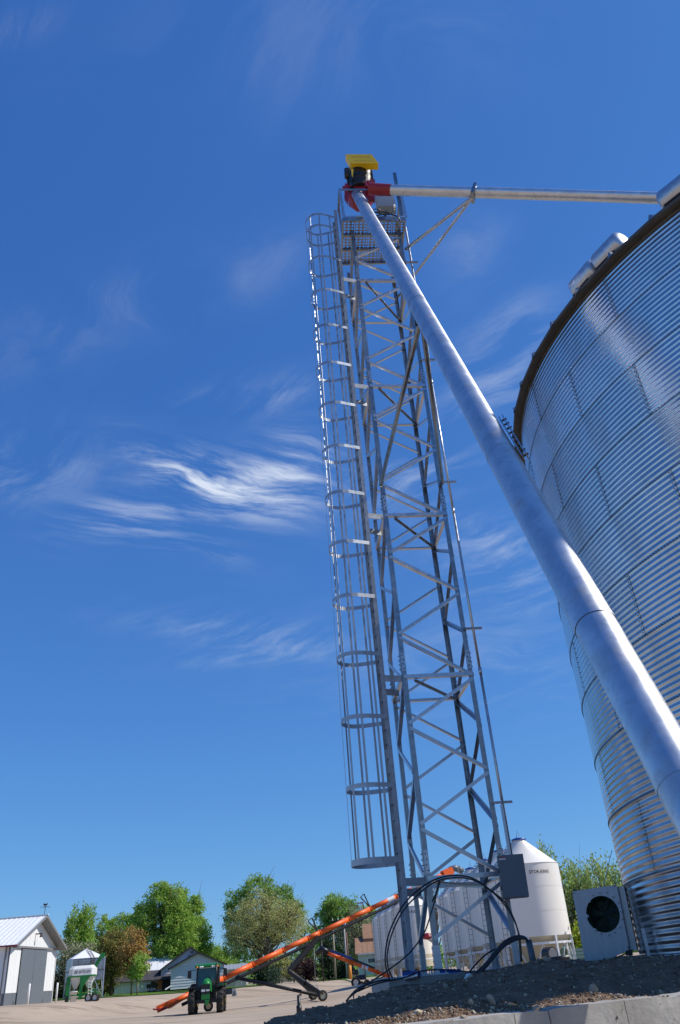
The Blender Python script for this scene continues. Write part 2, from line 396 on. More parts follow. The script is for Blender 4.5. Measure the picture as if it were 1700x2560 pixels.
patch_sheet('left_lawn', ([P2(100, 99), P2(165, 100), P2(260, 99), P2(400, 98), P2(500, 97), P2(545, 99), P2(640, 103), P2(705, 108)], [P2(60, 170), P2(165, 170), P2(260, 170), P2(400, 170), P2(500, 170), P2(545, 170), P2(610, 150), P2(680, 125)]), grassm, lift=.06)
patch_sheet('right_lawn', ([P2(792, 118), P2(830, 108), P2(880, 101), P2(930, 99), P2(985, 98), P2(1030, 99)], [P2(780, 150), P2(830, 170), P2(880, 170), P2(930, 170), P2(985, 170), P2(1030, 170)]), grassm, lift=.06)

# ------------------------------------------------------------------ dirt fill, wall, slab
W0 = Vector((.2, 4.68, 0)); W1 = Vector((2.3, 5.79, 0)); wd = (W1-W0).normalized(); WL = W0-wd*4.2; W2 = Vector((22, 5.75, 0))
def wally(x): 
    return (W0.y+(x-W0.x)*wd.y/wd.x) if x < W1.x else W1.y+(x-W1.x)*(W2.y-W1.y)/(W2.x-W1.x)
BC = Vector((11.84, 13.74, 0)); BR = 7.575; BZ = 1.5
US = [560, 780, 977, 1128, 1198, 1283, 1330, 1367, 1400, 1457, 1543, 1700, 1900]; ZS = [1.36, 1.30, 1.33, 1.38, 1.43, 1.485, 1.535, 1.55, 1.50, 1.485, 1.48, 1.47, 1.46]
def dirtz(x, y):
    u = 942+2267*x/max(y, 3.5); top = float(np.interp(u, US, ZS))
    near = smoothstep(5.2, 10.5, y)
    z = 1.345*(1-near)+top*near if x > -3 else top
    z -= .10*math.exp(-((y-7.6)/1.3)**2)*smoothstep(.5, 2.0, x)
    nn = noise.fractal(Vector((x*1.3, y*1.3, 3.1)), 1.0, 2.0, 4)
    k = smoothstep(0, .5, y-wally(x))
    z += .05*nn*k+.018*noise.fractal(Vector((x*6, y*6, 1)), .9, 2.1, 4)
    z += .045*math.exp(-((x-.45)**2/.12+(y-5.35)**2/.04))+.04*math.exp(-((x-1.15)**2/.1+(y-5.75)**2/.03))
    z += .05*max(0, noise.noise(Vector((x*2.3, y*2.3, 9))))*smoothstep(6.5, 8, y)
    # left edge
    xb = float(np.interp(y, [3, 5, 8, 12, 15.5, 20], [-.95, -.86, -.72, -.25, .15, .4]))+.10*noise.fractal(Vector((y*1.1, 4, 1)), 1, 2, 3)
    d = xb-x
    if d > 0: z -= d*.75+.0
    yb = 19.2 if x < 3.2 else 22.6
    if y > yb: z -= (y-yb)*.6
    return z
dx = list(np.arange(-4.5, -1.2, .14))+list(np.arange(-1.2, 3.4, .035))+list(np.arange(3.4, 24, .35)); dy = list(np.arange(2.6, 4.4, .2))+list(np.arange(4.4, 8.5, .035))+list(np.arange(8.5, 17, .08))+list(np.arange(17, 27, .4))
db = MB()
for yy in dy:
    for xx in dx: db.v.append(Vector((xx, yy, dirtz(xx, yy))))
nx = len(dx)
for j in range(len(dy)-1):
    for i in range(nx-1):
        cx_, cy_ = (dx[i]+dx[i+1])/2, (dy[j]+dy[j+1])/2
        if cy_ < wally(cx_)+.04: continue
        if max(db.v[j*nx+i].z, db.v[(j+1)*nx+i+1].z) < ground(cx_, cy_)-.4: continue
        db.f.append((j*nx+i, j*nx+i+1, (j+1)*nx+i+1, (j+1)*nx+i))
solo('dirt_bank', db, dirtm, kind='structure', smooth=True, loc=(0, 0, 0))
# pebbles and clods: nobody could count them
ICO = [(0, 0, -1), (.72, -.53, -.45), (-.28, -.85, -.45), (-.89, 0, -.45), (-.28, .85, -.45), (.72, .53, -.45), (.28, -.85, .45), (-.72, -.53, .45), (-.72, .53, .45), (.28, .85, .45), (.89, 0, .45), (0, 0, 1)]
ICF = [(0, 1, 2), (1, 0, 5), (0, 2, 3), (0, 3, 4), (0, 4, 5), (1, 5, 10), (2, 1, 6), (3, 2, 7), (4, 3, 8), (5, 4, 9), (1, 10, 6), (2, 6, 7), (3, 7, 8), (4, 8, 9), (5, 9, 10), (6, 10, 11), (7, 6, 11), (8, 7, 11), (9, 8, 11), (10, 9, 11)]
def rock(b, c, s):
    rot = Matrix.Rotation(random.random()*6.3, 3, 'Z') @ Matrix.Rotation(random.random()*6.3, 3, 'X')
    sx_ = [s*random.uniform(.7, 1.35), s*random.uniform(.7, 1.2), s*random.uniform(.5, .9)]
    b.add([Vector(c)+rot @ Vector((v[0]*sx_[0]*random.uniform(.8, 1.2), v[1]*sx_[1]*random.uniform(.8, 1.2), v[2]*sx_[2])) for v in ICO], ICF)
pb = MB(); pd = MB()
for i in range(15000):
    t = random.random()
    y = 4.6+ (t**1.7)*10.5; x = random.uniform(-.9, 3.6)
    if i < 6000: x = random.uniform(-.9, 3.2); y = wally(x)+.05+abs(random.gauss(0, .45))
    if y < wally(x)+.04: continue
    s = random.choice([.0035, .0045, .005, .006, .008, .011])*random.uniform(.7, 1.2)*(1+.9*smoothstep(6, 12, y))
    if random.random() < .006: s = random.uniform(.014, .026)
    rock(pb if random.random() < (.6 if i < 6000 else .4) else pd, (x, y, dirtz(x, y)+s*.25), s)
solo('loose_pebbles', pb, stonem, 'loose pale pebbles and grit scattered over the dirt bank', 'gravel', kind='stuff', loc=(0, 0, 0))
solo('dirt_clods', pd, dirtm, 'brown dirt clods strewn over the dirt bank', 'clods', kind='stuff', loc=(0, 0, 0))
for px_, py_, Z_, s, lb in [(1231, 2523, 1.37, .036, 'pale grey stone sitting on the dirt behind the wall left of the other stones'), (1338, 2521, 1.37, .030, 'tan stone on the sunlit dirt strip beside the wall edge'), (1487, 2492, 1.37, .036, 'round pinkish stone on the sunlit strip near the wall, furthest right'), (1367, 2408, 1.56, .045, 'tan stone on top of the dirt mound under the white bin'), (1115, 2468, 1.33, .05, 'grey stone lying in the shaded dirt left of the white paper')]:
    b = MB(); p = atZ(px_, py_, Z_) if Z_ < 1.5 and s < .045 else atD(px_, py_, 10.5)
    rock(b, (p.x, p.y, dirtz(p.x, p.y)+s*.4), s); solo('stone', b, stonem, lb, 'stone')

# concrete wall in front: a face cast in panels with recessed form seams, pits, and a rough top edge
w = thing('concrete_wall', 'grey cast concrete wall holding back the dirt along the lower right corner', 'wall', tuple(W0))
def wallseg(a, b, z0, z1, th, inset=0.0):
    d = (b-a).normalized(); n = Vector((d.y, -d.x, 0)); bb = MB(); L = (b-a).length; N = max(2, int(L/.04)); rows = [z0, z1-.55, z1-.3, z1-.15, z1-.06, z1-.02, z1]
    base = []
    for i in range(N+1):
        p = a.lerp(b, i/N)
        for j, zz in enumerate(rows):
            rn = .004*noise.fractal(Vector((p.x*9, p.y*9, zz*9)), 1, 2, 4); e = 0.012*max(0, noise.noise(Vector((p.x*7, 5, zz*4)))) if j >= 5 else 0
            bb.v.append(Vector((p.x, p.y, zz - (abs(e)*1.3 if j == 6 else 0)+(.006*noise.noise(Vector((p.x*11, 1, 1))) if j == 6 else 0)))+n*(rn-e+inset))
        q = p-n*th
        bb.v.append(Vector((q.x, q.y, z1+.008*noise.noise(Vector((p.x*9, 2, 2)))))); bb.v.append(Vector((q.x, q.y, z0)))
    K = len(rows)+2
    for i in range(N):
        for j in range(K-1): q = i*K+j; bb.f.append((q, q+K, q+K+1, q+1))
    bb.f.append(tuple(range(K))); bb.f.append(tuple(N*K+j for j in range(K-1, -1, -1)))
    return bb
seams_px = [1053-260, 1284, 1372, 1566, 1800]
def wall_at(px):
    d = ray(px, 2530); t = None
    # intersection of the vertical plane of the wall with the ray azimuth
    k = d.x/d.y; yv = (W0.y-W0.x*wd.y/wd.x)/(1-k*wd.y/wd.x); return Vector((k*yv, yv, 0))
cuts = [WL]+[wall_at(p) for p in seams_px[:-1]]+[W1]
for i in range(len(cuts)-1):
    g = (cuts[i+1]-cuts[i]).normalized()*.004
    part('wall_panel', wallseg(cuts[i]+g, cuts[i+1]-g, -.1, 1.36+.002*(i % 2), .16, .002*(i % 2)), concrete, w, smooth=False)
    if i: part('form_seam', wallseg(cuts[i]-g*1.2, cuts[i]+g*1.2, -.1, 1.352, .14, -.006), concrete, w)
part('wall_panel', wallseg(W1, W2, -.1, 1.36, .16), concrete, w)
pit = MB(); nn_ = Vector((wd.y, -wd.x, 0))
for i in range(70):
    px_ = random.uniform(1200, 1700); p = wall_at(px_); z = 1.36-random.uniform(.03, .30); s = random.choice([.0015, .002, .003, .004])*random.uniform(.7, 1.3)
    if i == 5: p = wall_at(1538); z = 1.285; s = .007
    c = p+nn_*.0065; c.z = z
    pit.add([c+wd*s*math.cos(a)+Vector((0, 0, s*1.4*math.sin(a))) for a in [k*math.pi/3 for k in range(6)]]+[c+nn_*.001], [(k, (k+1) % 6, 6) for k in range(6)])
part('air_pits', pit, darkm, w, kind='stuff')

# tower frame geometry
FL = Vector((1.057, 16.47, 0)); TA = Vector((math.cos(.108), math.sin(.108), 0)); TB = Vector((-TA.y, TA.x, 0))
TW = 1.57; TD = 1.74
COR = {'FL': FL, 'FR': FL+TA*TW, 'BL': FL+TB*TD, 'BR': FL+TA*TW+TB*TD}
def N(c, z, ins=0.0):
    v = COR[c].copy(); v.z = z
    return v
# slab
sb = MB(); s0 = atD(972, 2443, 15.8); s0.z = 0
a = s0; b_ = s0+TA*3.9; dd = TB*3.1
sb.prism([Vector((a.x, a.y, .9)), Vector((b_.x, b_.y, .9)), Vector((b_.x, b_.y, 1.48)), Vector((a.x, a.y, 1.48))], dd)
solo('concrete_slab', sb, concrete, 'grey concrete footing slab under the steel tower legs', 'slab')
# bin pad
pbm = MB().lathe([(8.1, .9), (8.1, 1.44), (8.08, 1.46), (0, 1.46)], BC, 96); solo('round_footing', pbm, concrete, 'round concrete footing ring under the big corrugated bin', 'footing')

# ------------------------------------------------------------------ corrugated grain bin
gbn = thing('grain_bin', 'huge shiny corrugated steel grain bin filling the right edge', 'grain bin', (BC.x, BC.y, BZ))
RH = 1.069; NC = 11; NP = 16; dA = 2*math.pi/NP
pan = MB(); rows = NC*8; SG = 22
for j in range(rows+1):
    z = RH*j/rows; r = BR+.0062*math.cos(2*math.pi*NC*j/rows)-.0062+.002*(1-j/rows)
    for i in range(SG+1):
        a = dA*(i/SG-.5)*1.004; pan.v.append(Vector((r*math.cos(a), r*math.sin(a), z)))
for j in range(rows):
    for i in range(SG): q = j*(SG+1)+i; pan.f.append((q, q+1, q+SG+2, q+SG+1))
pme = mesh('wall_panel', pan, binmet, True)
bol = MB()
for i in range(46):
    a = dA*((i+.5)/46-.5); rr = BR+.004
    for zz in (.022,):
        bol.box((rr*math.cos(a)+.004*math.cos(a), rr*math.sin(a)+.004*math.sin(a), zz), (.016, .013, .013), Matrix.Rotation(a, 3, 'Z'))
for j in range(NC*2):
    z = RH*(j+.5)/(NC*2); r = BR+.0062*math.cos(2*math.pi*NC*(j+.5)/(NC*2))-.0062
    for s in (0,):
        a = dA*(.5-(.0042 if j % 2 else .0012)*4); bol.box(((r+.006)*math.cos(a), (r+.006)*math.sin(a), z), (.015, .012, .012), Matrix.Rotation(a, 3, 'Z'))
for i in range(SG):   # dark sealed lap under each ring
    a0 = dA*(i/SG-.5); a1 = dA*((i+1)/SG-.5); r0 = BR+.0042
    bol.add([(r0*math.cos(a0), r0*math.sin(a0), -.002), (r0*math.cos(a1), r0*math.sin(a1), -.002), (r0*math.cos(a1), r0*math.sin(a1), .005), (r0*math.cos(a0), r0*math.sin(a0), .005),], [(0, 1, 2, 3)])
for j in range(NC*4):  # wavy vertical lap line
    z0 = RH*j/(NC*4); z1 = RH*(j+1)/(NC*4); f_ = lambda z: BR+.0062*math.cos(2*math.pi*NC*z/RH)-.0062+.004
    a0 = dA*.5-.0008; a1 = dA*.5+.0002
    bol.add([(f_(z0)*math.cos(a0), f_(z0)*math.sin(a0), z0), (f_(z0)*math.cos(a1), f_(z0)*math.sin(a1), z0), (f_(z1)*math.cos(a1), f_(z1)*math.sin(a1), z1), (f_(z1)*math.cos(a0), f_(z1)*math.sin(a0), z1)], [(0, 1, 2, 3)])
bme = mesh('bolt_row', bol, boltm)
for k in range(10):
    for i in range(NP):
        o = bpy.data.objects.new('wall_panel', pme); o.location = (0, 0, k*RH); o.rotation_euler = (0, 0, dA*(i+.5*(k % 2)+.23)); link(o, gbn)
        q = bpy.data.objects.new('bolt_row', bme); q['kind'] = 'stuff'; link(q, o)
# base ring and door stiffeners
TOPZ = BZ+10*RH
part('base_angle', MB().lathe([(BR+.07, 1.462), (BR+.07, 1.475), (BR+.005, 1.475), (BR+.003, 1.52)], BC, 160), galv, gbn, True)
for px_, h, wv in [(1628, .42, .09), (1583, .45, .05)]:
    d = ray(px_, 2385); k = Vector((d.x, d.y, 0)).normalized()
    bq = k.dot(BC); disc = max(0, bq*bq-(BC.length_squared-(BR+.03)**2)); p = k*(bq-math.sqrt(disc)); rad = (p-BC).normalized(); tg = Vector((-rad.y, rad.x, 0))
    b = MB(); b.beam(p+Vector((0, 0, 1.47))+rad*.03, p+Vector((0, 0, 1.47+h))+rad*.03, wv, .008, rad); b.beam(p+tg*wv/2+Vector((0, 0, 1.47))+rad*.05, p+tg*wv/2+Vector((0, 0, 1.47+h))+rad*.05, .008, .05, rad)
    b.box(p+Vector((0, 0, 1.49))+rad*.05, (.14, .10, .05), Matrix.Rotation(math.atan2(rad.y, rad.x), 3, 'Z'))
    part('anchor_bracket', b, galv, gbn)
# roof
NR = 54; dr = 2*math.pi/NR; RE = 7.735; RT = .55; SL = math.tan(R(30))
rp = MB(); zt = (RE-RT)*SL
def pr(r, a, up=0): return Vector((r*math.cos(a), r*math.sin(a), (RE-r)*SL+up))
rp.add([pr(RE, -dr/2), pr(RE, dr/2), pr(RT, dr/2), pr(RT, -dr/2)], [(0, 1, 2, 3)])
wr = .055/RE; hr = .11
for a in (-dr/2,):
    rp.add([pr(RE+.03, a-wr), pr(RE+.03, a+wr), pr(RE+.03, a+.01/RE, hr), pr(RE+.03, a-.01/RE, hr), pr(RT, a-wr*3), pr(RT, a+wr*3), pr(RT, a+.02, hr), pr(RT, a-.02, hr)],
           [(0, 1, 2, 3), (1, 5, 6, 2), (3, 2, 6, 7), (0, 3, 7, 4)])
rme = mesh('roof_panel', rp, galv_old)
a_rib = R(-149.6)
for i in range(NR):
    o = bpy.data.objects.new('roof_panel', rme); o.location = (0, 0, TOPZ-BZ+.02); o.rotation_euler = (0, 0, a_rib+dr/2+i*dr); link(o, gbn)
part('eave_ring', MB().lathe([(BR-.01, TOPZ-.03), (BR+.012, TOPZ-.03), (BR+.015, TOPZ-.002), (RE-.03, TOPZ-.02), (RE+.01, TOPZ-.02), (RE+.012, TOPZ+.045), (RE-.02, TOPZ+.03)], BC, 54, a_rib, a_rib+2*math.pi), eavem, gbn)
part('peak_collar', MB().lathe([(.75, TOPZ+4.1), (.75, TOPZ+4.6), (.3, TOPZ+5.0), (.22, TOPZ+5.5)], BC, 32), galv, gbn, True)
# roof vents: a short neck carrying a rounded hood
def vent(px_, py_, rr, lab):
    P = atZ(px_, py_, TOPZ+.75); a = math.atan2(P.y-BC.y, P.x-BC.x); c = BC+Vector((math.cos(a), math.sin(a), 0))*rr; zb = TOPZ+(RE-rr)*SL
    t = thing('roof_vent', lab, 'vent', (c.x, c.y, zb), 'vents on the big bin roof')
    rad = Vector((math.cos(a), math.sin(a), 0)); tg = Vector((-rad.y, rad.x, 0))
    part('neck', MB().tube([c+Vector((0, 0, zb-.05))-rad*.2, c+Vector((0, 0, zb+.35))-rad*.2], .18, 16), galv, t, True)
    hood = MB(); hc_ = c+Vector((0, 0, zb+.24))+rad*.04; K = 6; pts_ = []; rs_ = []
    for i in range(K+1): th = math.pi/2*i/K; pts_.append(hc_-tg*(.26+.09*math.cos(th))); rs_.append(max(.01, .24*math.sin(th)))
    for i in range(K+1): th = math.pi/2*(1-i/K); pts_.append(hc_+tg*(.26+.09*math.cos(th))); rs_.append(max(.01, .24*math.sin(th)))
    part('hood', hood.tube(pts_, rs_, 28), galv, t, True)
    part('screen', MB().box(c+rad*.18+Vector((0, 0, zb-.04)), (.24, .46, .02), Matrix.Rotation(a, 3, 'Z')), darkm, t)
    return t
vent(1492, 682, 7.35, 'bin roof vent, lower left of the two bright glinting ones')
vent(1545, 618, 7.35, 'bin roof vent, upper right of the two bright glinting ones')
vent(1712, 478, 7.35, 'blue reflecting bin roof vent in front of the horizontal spout end')

# ------------------------------------------------------------------ tower
tw = thing('elevator_tower', 'tall square lattice tower of galvanized angle steel with a perforated top platform', 'tower', (FL.x, FL.y, 1.48))
LV = [1.48, 3.0, 7.0, 11.08, 15.15, 19.2, 21.5]
dirs = {'FL': (TA, TB), 'FR': (-TA, TB), 'BL': (TA, -TB), 'BR': (-TA, -TB)}
spl = [3.35, 7.4, 11.5, 15.55, 19.6]
for c, (u, v) in dirs.items():
    zs = [1.48]+spl+[21.5]
    for i in range(len(zs)-1):
        part('leg', MB().angle(N(c, zs[i]+.004), N(c, zs[i+1]-.004), .105, .009, u, v), galv_old, tw)
    for z in spl:
        p = N(c, z); b = MB()
        for (f1, nrm) in ((u, -v), (v, -u)):
            b.box(p+f1*.055+nrm*.006, (.075, .012, .42) , Matrix((f1, nrm, Vector((0, 0, 1)))).transposed())
        sp = part('splice_plate', b, galv, tw); b2 = MB()
        for (f1, nrm) in ((u, -v), (v, -u)):
            for k in range(4):
                b2.box(p+f1*(.045 if k % 2 else .065)+nrm*.022+Vector((0, 0, -.15+k*.10)), (.02, .025, .02), Matrix((f1, nrm, Vector((0, 0, 1)))).transposed())
        part('bolt_set', b2, darkm, sp, kind='stuff')
    b = MB(); p = N(c, 1.48)
    for (f1, nrm) in ((u, -v), (v, -u)): b.box(p+f1*.06+nrm*.007+Vector((0, 0, .24)), (.12, .014, .44), Matrix((f1, nrm, Vector((0, 0, 1)))).transposed())
    b.box(p+(u+v)*.06+Vector((0, 0, .01)), (.30, .30, .02), Matrix((u, v, Vector((0, 0, 1)))).transposed())
    fp = part('foot_plate', b, galv, tw); b2 = MB()
    for (f1, nrm) in ((u, -v), (v, -u)):
        for k in range(4): b2.tube([p+f1*.06+nrm*.01+Vector((0, 0, .10+k*.105)), p+f1*.06+nrm*.03+Vector((0, 0, .10+k*.105))], .014, 6)
    for su in (-.05, .17):
        for sv in (-.05, .17): b2.tube([p+u*su+v*sv+Vector((0, 0, .01)), p+u*su+v*sv+Vector((0, 0, .07))], .012, 6)
    part('foot_bolt', b2, galv, fp, kind='stuff')
def brace(name, c1, z1, c2, z2, nrm, w=.068, off=.0, m=None):
    a = N(c1, z1)+nrm*(.010+off); b = N(c2, z2)+nrm*(.010+off); d = (b-a).normalized(); a = a+d*.03; b = b-d*.03
    up = nrm.cross(d).normalized()
    if up.z < 0: up = -up
    part(name, MB().angle(a-up*w/2, b-up*w/2, w, .007, up, nrm if name == 'x' else -nrm*1.0), m or galv, tw)
nF, nB, nL, nRt = -TB, TB, -TA, TA
nodes = [2.0, 3.0]+[3+1.0*k for k in range(1, 5)]+[7+1.02*k for k in range(1, 5)]+[11.08+1.0175*k for k in range(1, 5)]+[15.15+1.0125*k for k in range(1, 5)]+[19.2+1.0*k for k in range(1, 3)]
for i in range(len(nodes)-1):
    z0, z1 = nodes[i], nodes[i+1]; odd = (i % 2 == 1)     # i=0: 2->3
    # at z=3,5,7.. front node is FR ; rear node BL ; left node FL ; right node BR
    fa, fb = ('FR', 'FL') if odd else ('FL', 'FR')
    brace('front_brace', fa, z0+.03, fb, z1-.03, nF, off=.004 if odd else 0)
    ra, rb = ('BL', 'BR') if odd else ('BR', 'BL'); brace('rear_brace', ra, z0+.03, rb, z1-.03, nB, off=.004 if odd else 0)
    la, lb = ('FL', 'BL') if odd else ('BL', 'FL'); brace('side_brace', la, z0+.03, lb, z1-.03, nL, w=.085, off=.004 if odd else 0)
    a_, b2_ = ('BR', 'FR') if odd else ('FR', 'BR'); brace('side_brace', a_, z0+.03, b2_, z1-.03, nRt, w=.085, off=.004 if odd else 0)
for z in LV[1:-1]:
    for c1, c2, n_ in (('FL', 'FR', nF), ('BL', 'BR', nB), ('FL', 'BL', nL), ('FR', 'BR', nRt)):
        brace('girt', c1, z+.06, c2, z+.06, n_, w=.085, off=.016)
    part('plan_brace', MB().angle(N('FL', z)+TA*.25+TB*.02, N('BR', z)-TB*.03, .06, .007, Vector((0, 0, -1)), TA), galv_old, tw)
# stand-off brackets tying the ladder to the tower
S1 = Vector((.63, 16.33, 0)); S2 = Vector((.575, 16.80, 0)); LS = (S2-S1).normalized(); LN = Vector((-LS.y, LS.x, 0)); LN = LN if LN.x < 0 else -LN
for z in LV[1:-1]:
    for S, cc in ((S1, 'FL'), (S2, 'BL')):
        e = N(cc, z+.02) if cc == 'FL' else N('FL', z-.12)+TB*.55
        s_ = Vector((S.x, S.y, e.z))
        part('ladder_bracket', MB().beam(s_-LN*.0, e+nL*.02, .012, .14, (0, 0, 1)), laddm, tw)
# conduit pole with strut clamps on the right
PC = COR['FR']+TA*.16-TB*.03
ct = thing('conduit', 'thin galvanized conduit running up beside the right front tower leg', 'conduit', (PC.x, PC.y, 3.2))
for z0, z1 in ((3.35, 7.1), (7.1, 11.2), (11.2, 15.3), (15.3, 21.6)): part('pipe', MB().tube([Vector((PC.x, PC.y, z0)), Vector((PC.x, PC.y, z1-.01))], .030, 10), galv, ct, True)
for z in (7.1, 11.2, 15.3): part('coupling', MB().tube([Vector((PC.x, PC.y, z-.07)), Vector((PC.x, PC.y, z+.07))], .038, 10), galv, ct, True)
for z in (4.35, 8.1, 12.05, 16.1, 20.0, 18.0):
    p = COR['FR']+Vector((0, 0, z)); part('strut_clamp', MB().beam(p-TB*.035-TA*.05, p-TB*.035+TA*.36, .045, .045), galv_old, ct)
# top platform: perforated planks on a frame with toe boards and rails
PZ = 21.52; c0 = atZ(857, 546, PZ); c1 = atZ(1012, 546, PZ); c2 = atZ(1002, 652, PZ); c3 = atZ(852, 657, PZ)
c3 = c0+(c3-c0); 
def bil(u, v): return c0.lerp(c1, u).lerp(c3.lerp(c2, u), v)
ncol, nrow = 5, 3
for i in range(ncol):
    for j in range(nrow):
        b = MB(); K = 3; Mn = 5
        u0, u1 = (i+.03)/ncol, (i+.97)/ncol; v0, v1 = (j+.03)/nrow, (j+.97)/nrow
        for p_ in range(K):
            for q_ in range(Mn):
                A = [bil(u0+(u1-u0)*(p_+s)/K, v0+(v1-v0)*(q_+t)/Mn) for s, t in ((0, 0), (1, 0), (1, 1), (0, 1))]
                cc = sum(A, Vector())/4; H = [(A[k]+A[(k+1) % 4])/2 for k in range(4)]; H = [cc+(h-cc)*.92 for h in H]
                for lo in (0, 1):
                    o_ = Vector((0, 0, -.012*lo)); vs = [x+o_ for x in A]+[x+o_ for x in H]
                    b.add(vs, [(0, 1, 4), (0, 4, 7), (1, 2, 5), (1, 5, 4), (2, 3, 6), (2, 6, 5), (3, 0, 7), (3, 7, 6)])
        part('floor_plank', b, galv_old, tw)
for j in range(nrow+1): part('floor_joist', MB().beam(bil(0, j/nrow)-Vector((0, 0, .06)), bil(1, j/nrow)-Vector((0, 0, .06)), .05, .09 if j else .16), galv_old, tw)
for i in (0, 1): part('floor_joist', MB().beam(bil(i, 0)-Vector((0, 0, .05)), bil(i, 1)-Vector((0, 0, .05)), .05, .1), galv_old, tw)
for (u0, v0, u1, v1) in ((0, 0, 1, 0), (1, 0, 1, 1), (1, 1, 0, 1)): part('toe_board', MB().beam(bil(u0, v0)+Vector((0, 0, .06)), bil(u1, v1)+Vector((0, 0, .06)), .008, .12), galv, tw)
RT_ = 1.42
TL = bil(0, 0)+Vector((-.04, 0, RT_)); TR = bil(1, 0)+Vector((-.03, 0, RT_)); BRr = bil(1, 1)+Vector((0, 0, RT_)); BLr = bil(0, 1)+Vector((-.05, 0, RT_))
for a, b in ((TL, TR), (TR, BRr), (TL, TL.lerp(BLr, .45))): part('handrail', MB().angle(a, b, .075, .006, (0, 0, -1), (0, 1, 0) if abs((b-a).x) > .5 else (1, 0, 0)), galv_old, tw)
for a, b in ((bil(0, 0), TL), (bil(1, 0), TR), (bil(1, 1), BRr), (bil(0, .45), TL.lerp(BLr, .45)), (bil(.68, 0), TL.lerp(TR, .74))):
    part('rail_post', MB().angle(a, b, .085, .006, (1, 0, 0), (0, 1, 0)), galv, tw)
for a, b in (((1, 0), (1, 1)),): part('mid_rail', MB().beam(bil(*a)+Vector((0, 0, .7)), bil(*b)+Vector((0, 0, .7)), .01, .05), galv, tw)
# mast angle beside the box
mp_ = atD(1000, 538, 16.6); part('mast', MB().angle(Vector((mp_.x+.1, mp_.y, PZ)), Vector((mp_.x+.1, mp_.y, PZ+2.45)), .11, .008, (-1, 0, 0), (0, 1, 0)), galv_old, tw)

# ------------------------------------------------------------------ caged ladder
ld = thing('caged_ladder', 'long galvanized ladder inside a hooped safety cage on the left side of the tower', 'ladder', (S1.x, S1.y, 1.5))
zz = [1.52, 5.6, 9.7, 13.8, 17.9, 22.3]
for S, sgn in ((S1, 1), (S2, -1)):
    for i in range(5):
        b = MB(); a0 = Vector((S.x, S.y, zz[i])); a1 = Vector((S.x, S.y, zz[i+1]-.006))
        wdt = .085 if sgn > 0 else .12
        b.beam(a0, a1, wdt, .007, LS); b.beam(a0+LN*wdt*.48+LS*.015*sgn, a1+LN*wdt*.48+LS*.015*sgn, .007, .03, LS); b.beam(a0-LN*wdt*.48+LS*.015*sgn, a1-LN*wdt*.48+LS*.015*sgn, .007, .03, LS)
        part('stringer', b, laddm, ld)
rg = MB().tube([LS*0, LS*.473], .014, 6); rgm = mesh('rung', rg, galv_old, True)
z = 1.75
while z < 22.2:
    o = bpy.data.objects.new('rung', rgm); o.location = Vector((S1.x, S1.y, z))-ORG[ld.name]; link(o, ld); z += .305
LM = (S1+S2)/2; HW = .40; HE = .55
def hoop_pts(z, n=20):
    P = [Vector((S1.x, S1.y, z))-LS*.02]
    cc = LM+LN*HE
    P.append(LM+LN*.40-LS*(HW-.02))
    for i in range(n+1):
        th = -math.pi/2+math.pi*i/n; P.append(cc+LN*(HW*math.cos(th))+LS*(HW*math.sin(th)))
    P.append(LM+LN*.40+LS*(HW-.02)); P.append(Vector((S2.x, S2.y, z))+LS*.02)
    return [Vector((p.x, p.y, z)) for p in P]
def strip(pts, h, t):
    b = MB(); n = len(pts)
    for i, p in enumerate(pts):
        d = (pts[min(i+1, n-1)]-pts[max(i-1, 0)]).normalized(); nr = Vector((-d.y, d.x, 0))*t/2; u = Vector((0, 0, h/2))
        b.v += [p+nr+u, p-nr+u, p-nr-u, p+nr-u]
    for i in range(n-1):
        for k in range(4): b.f.append((4*i+k, 4*i+(k+1) % 4, 4*i+4+(k+1) % 4, 4*i+4+k))
    b.f.append((3, 2, 1, 0)); b.f.append((4*n-4, 4*n-3, 4*n-2, 4*n-1)); return b
hz = [3.42+1.382*k for k in range(14)]+[21.9]
for i, z in enumerate(hz):
    part('hoop', strip(hoop_pts(z), .09 if i else .115, .006), barm, ld, False)
hp = hoop_pts(0)
for k in (1, 2, 7, 12, 17, 22, 23):
    p = hp[0].lerp(hp[1], .55) if k == 1 else hp[-1].lerp(hp[-2], .55) if k == 23 else hp[k]; cc = LM+LN*HE; inn = (LS if k < 3 else -LS if k > 21 else (cc-p)); inn = Vector((inn.x, inn.y, 0)).normalized()
    for a, b_ in ((3.36, 8.97), (8.97, 14.5), (14.5, 21.93)):
        q = p+inn*.008; part('cage_bar', MB().beam(Vector((q.x, q.y, a)), Vector((q.x, q.y, b_-.005)),   .046, .006, inn), barm, ld)

# ------------------------------------------------------------------ spouts
PA = Vector((1.39, 16.69, 23.47)); PB = atD(1700, 1947, 5.53); PB = ray(1700, 1947)*4.9+Vector((0, 0, EYE))
sp = thing('long_spout', 'wide galvanized spout pipe slanting from the tower head down to the right foreground', 'spout', tuple(PA))
dS = (PB-PA); Ls = dS.length; dS.normalize()
def on_line(px_, py_):
    # parameter on the pipe axis nearest the view ray
    d = ray(px_, py_).normalized(); o = Vector((0, 0, EYE)); w0 = PA-o; a = 1; b = dS.dot(d); c = 1; dd_ = dS.dot(w0); e = d.dot(w0)
    return (b*e-c*dd_)/(a*c-b*b)
cuts = [0, .75]+[on_line(*q) for q in ((1042, 762), (1240, 1145), (1488, 1560), (1690, 1962))]+[Ls+.7]
PR = .166
for i in range(len(cuts)-1):
    a = PA+dS*cuts[i]; b = PA+dS*(cuts[i+1]+.02); r0 = PR+.003*(i % 2)
    n = 10; part('pipe_section', MB().tube([a.lerp(b, k/n) for k in range(n+1)], r0, 48, caps=False), pipem, sp, True)
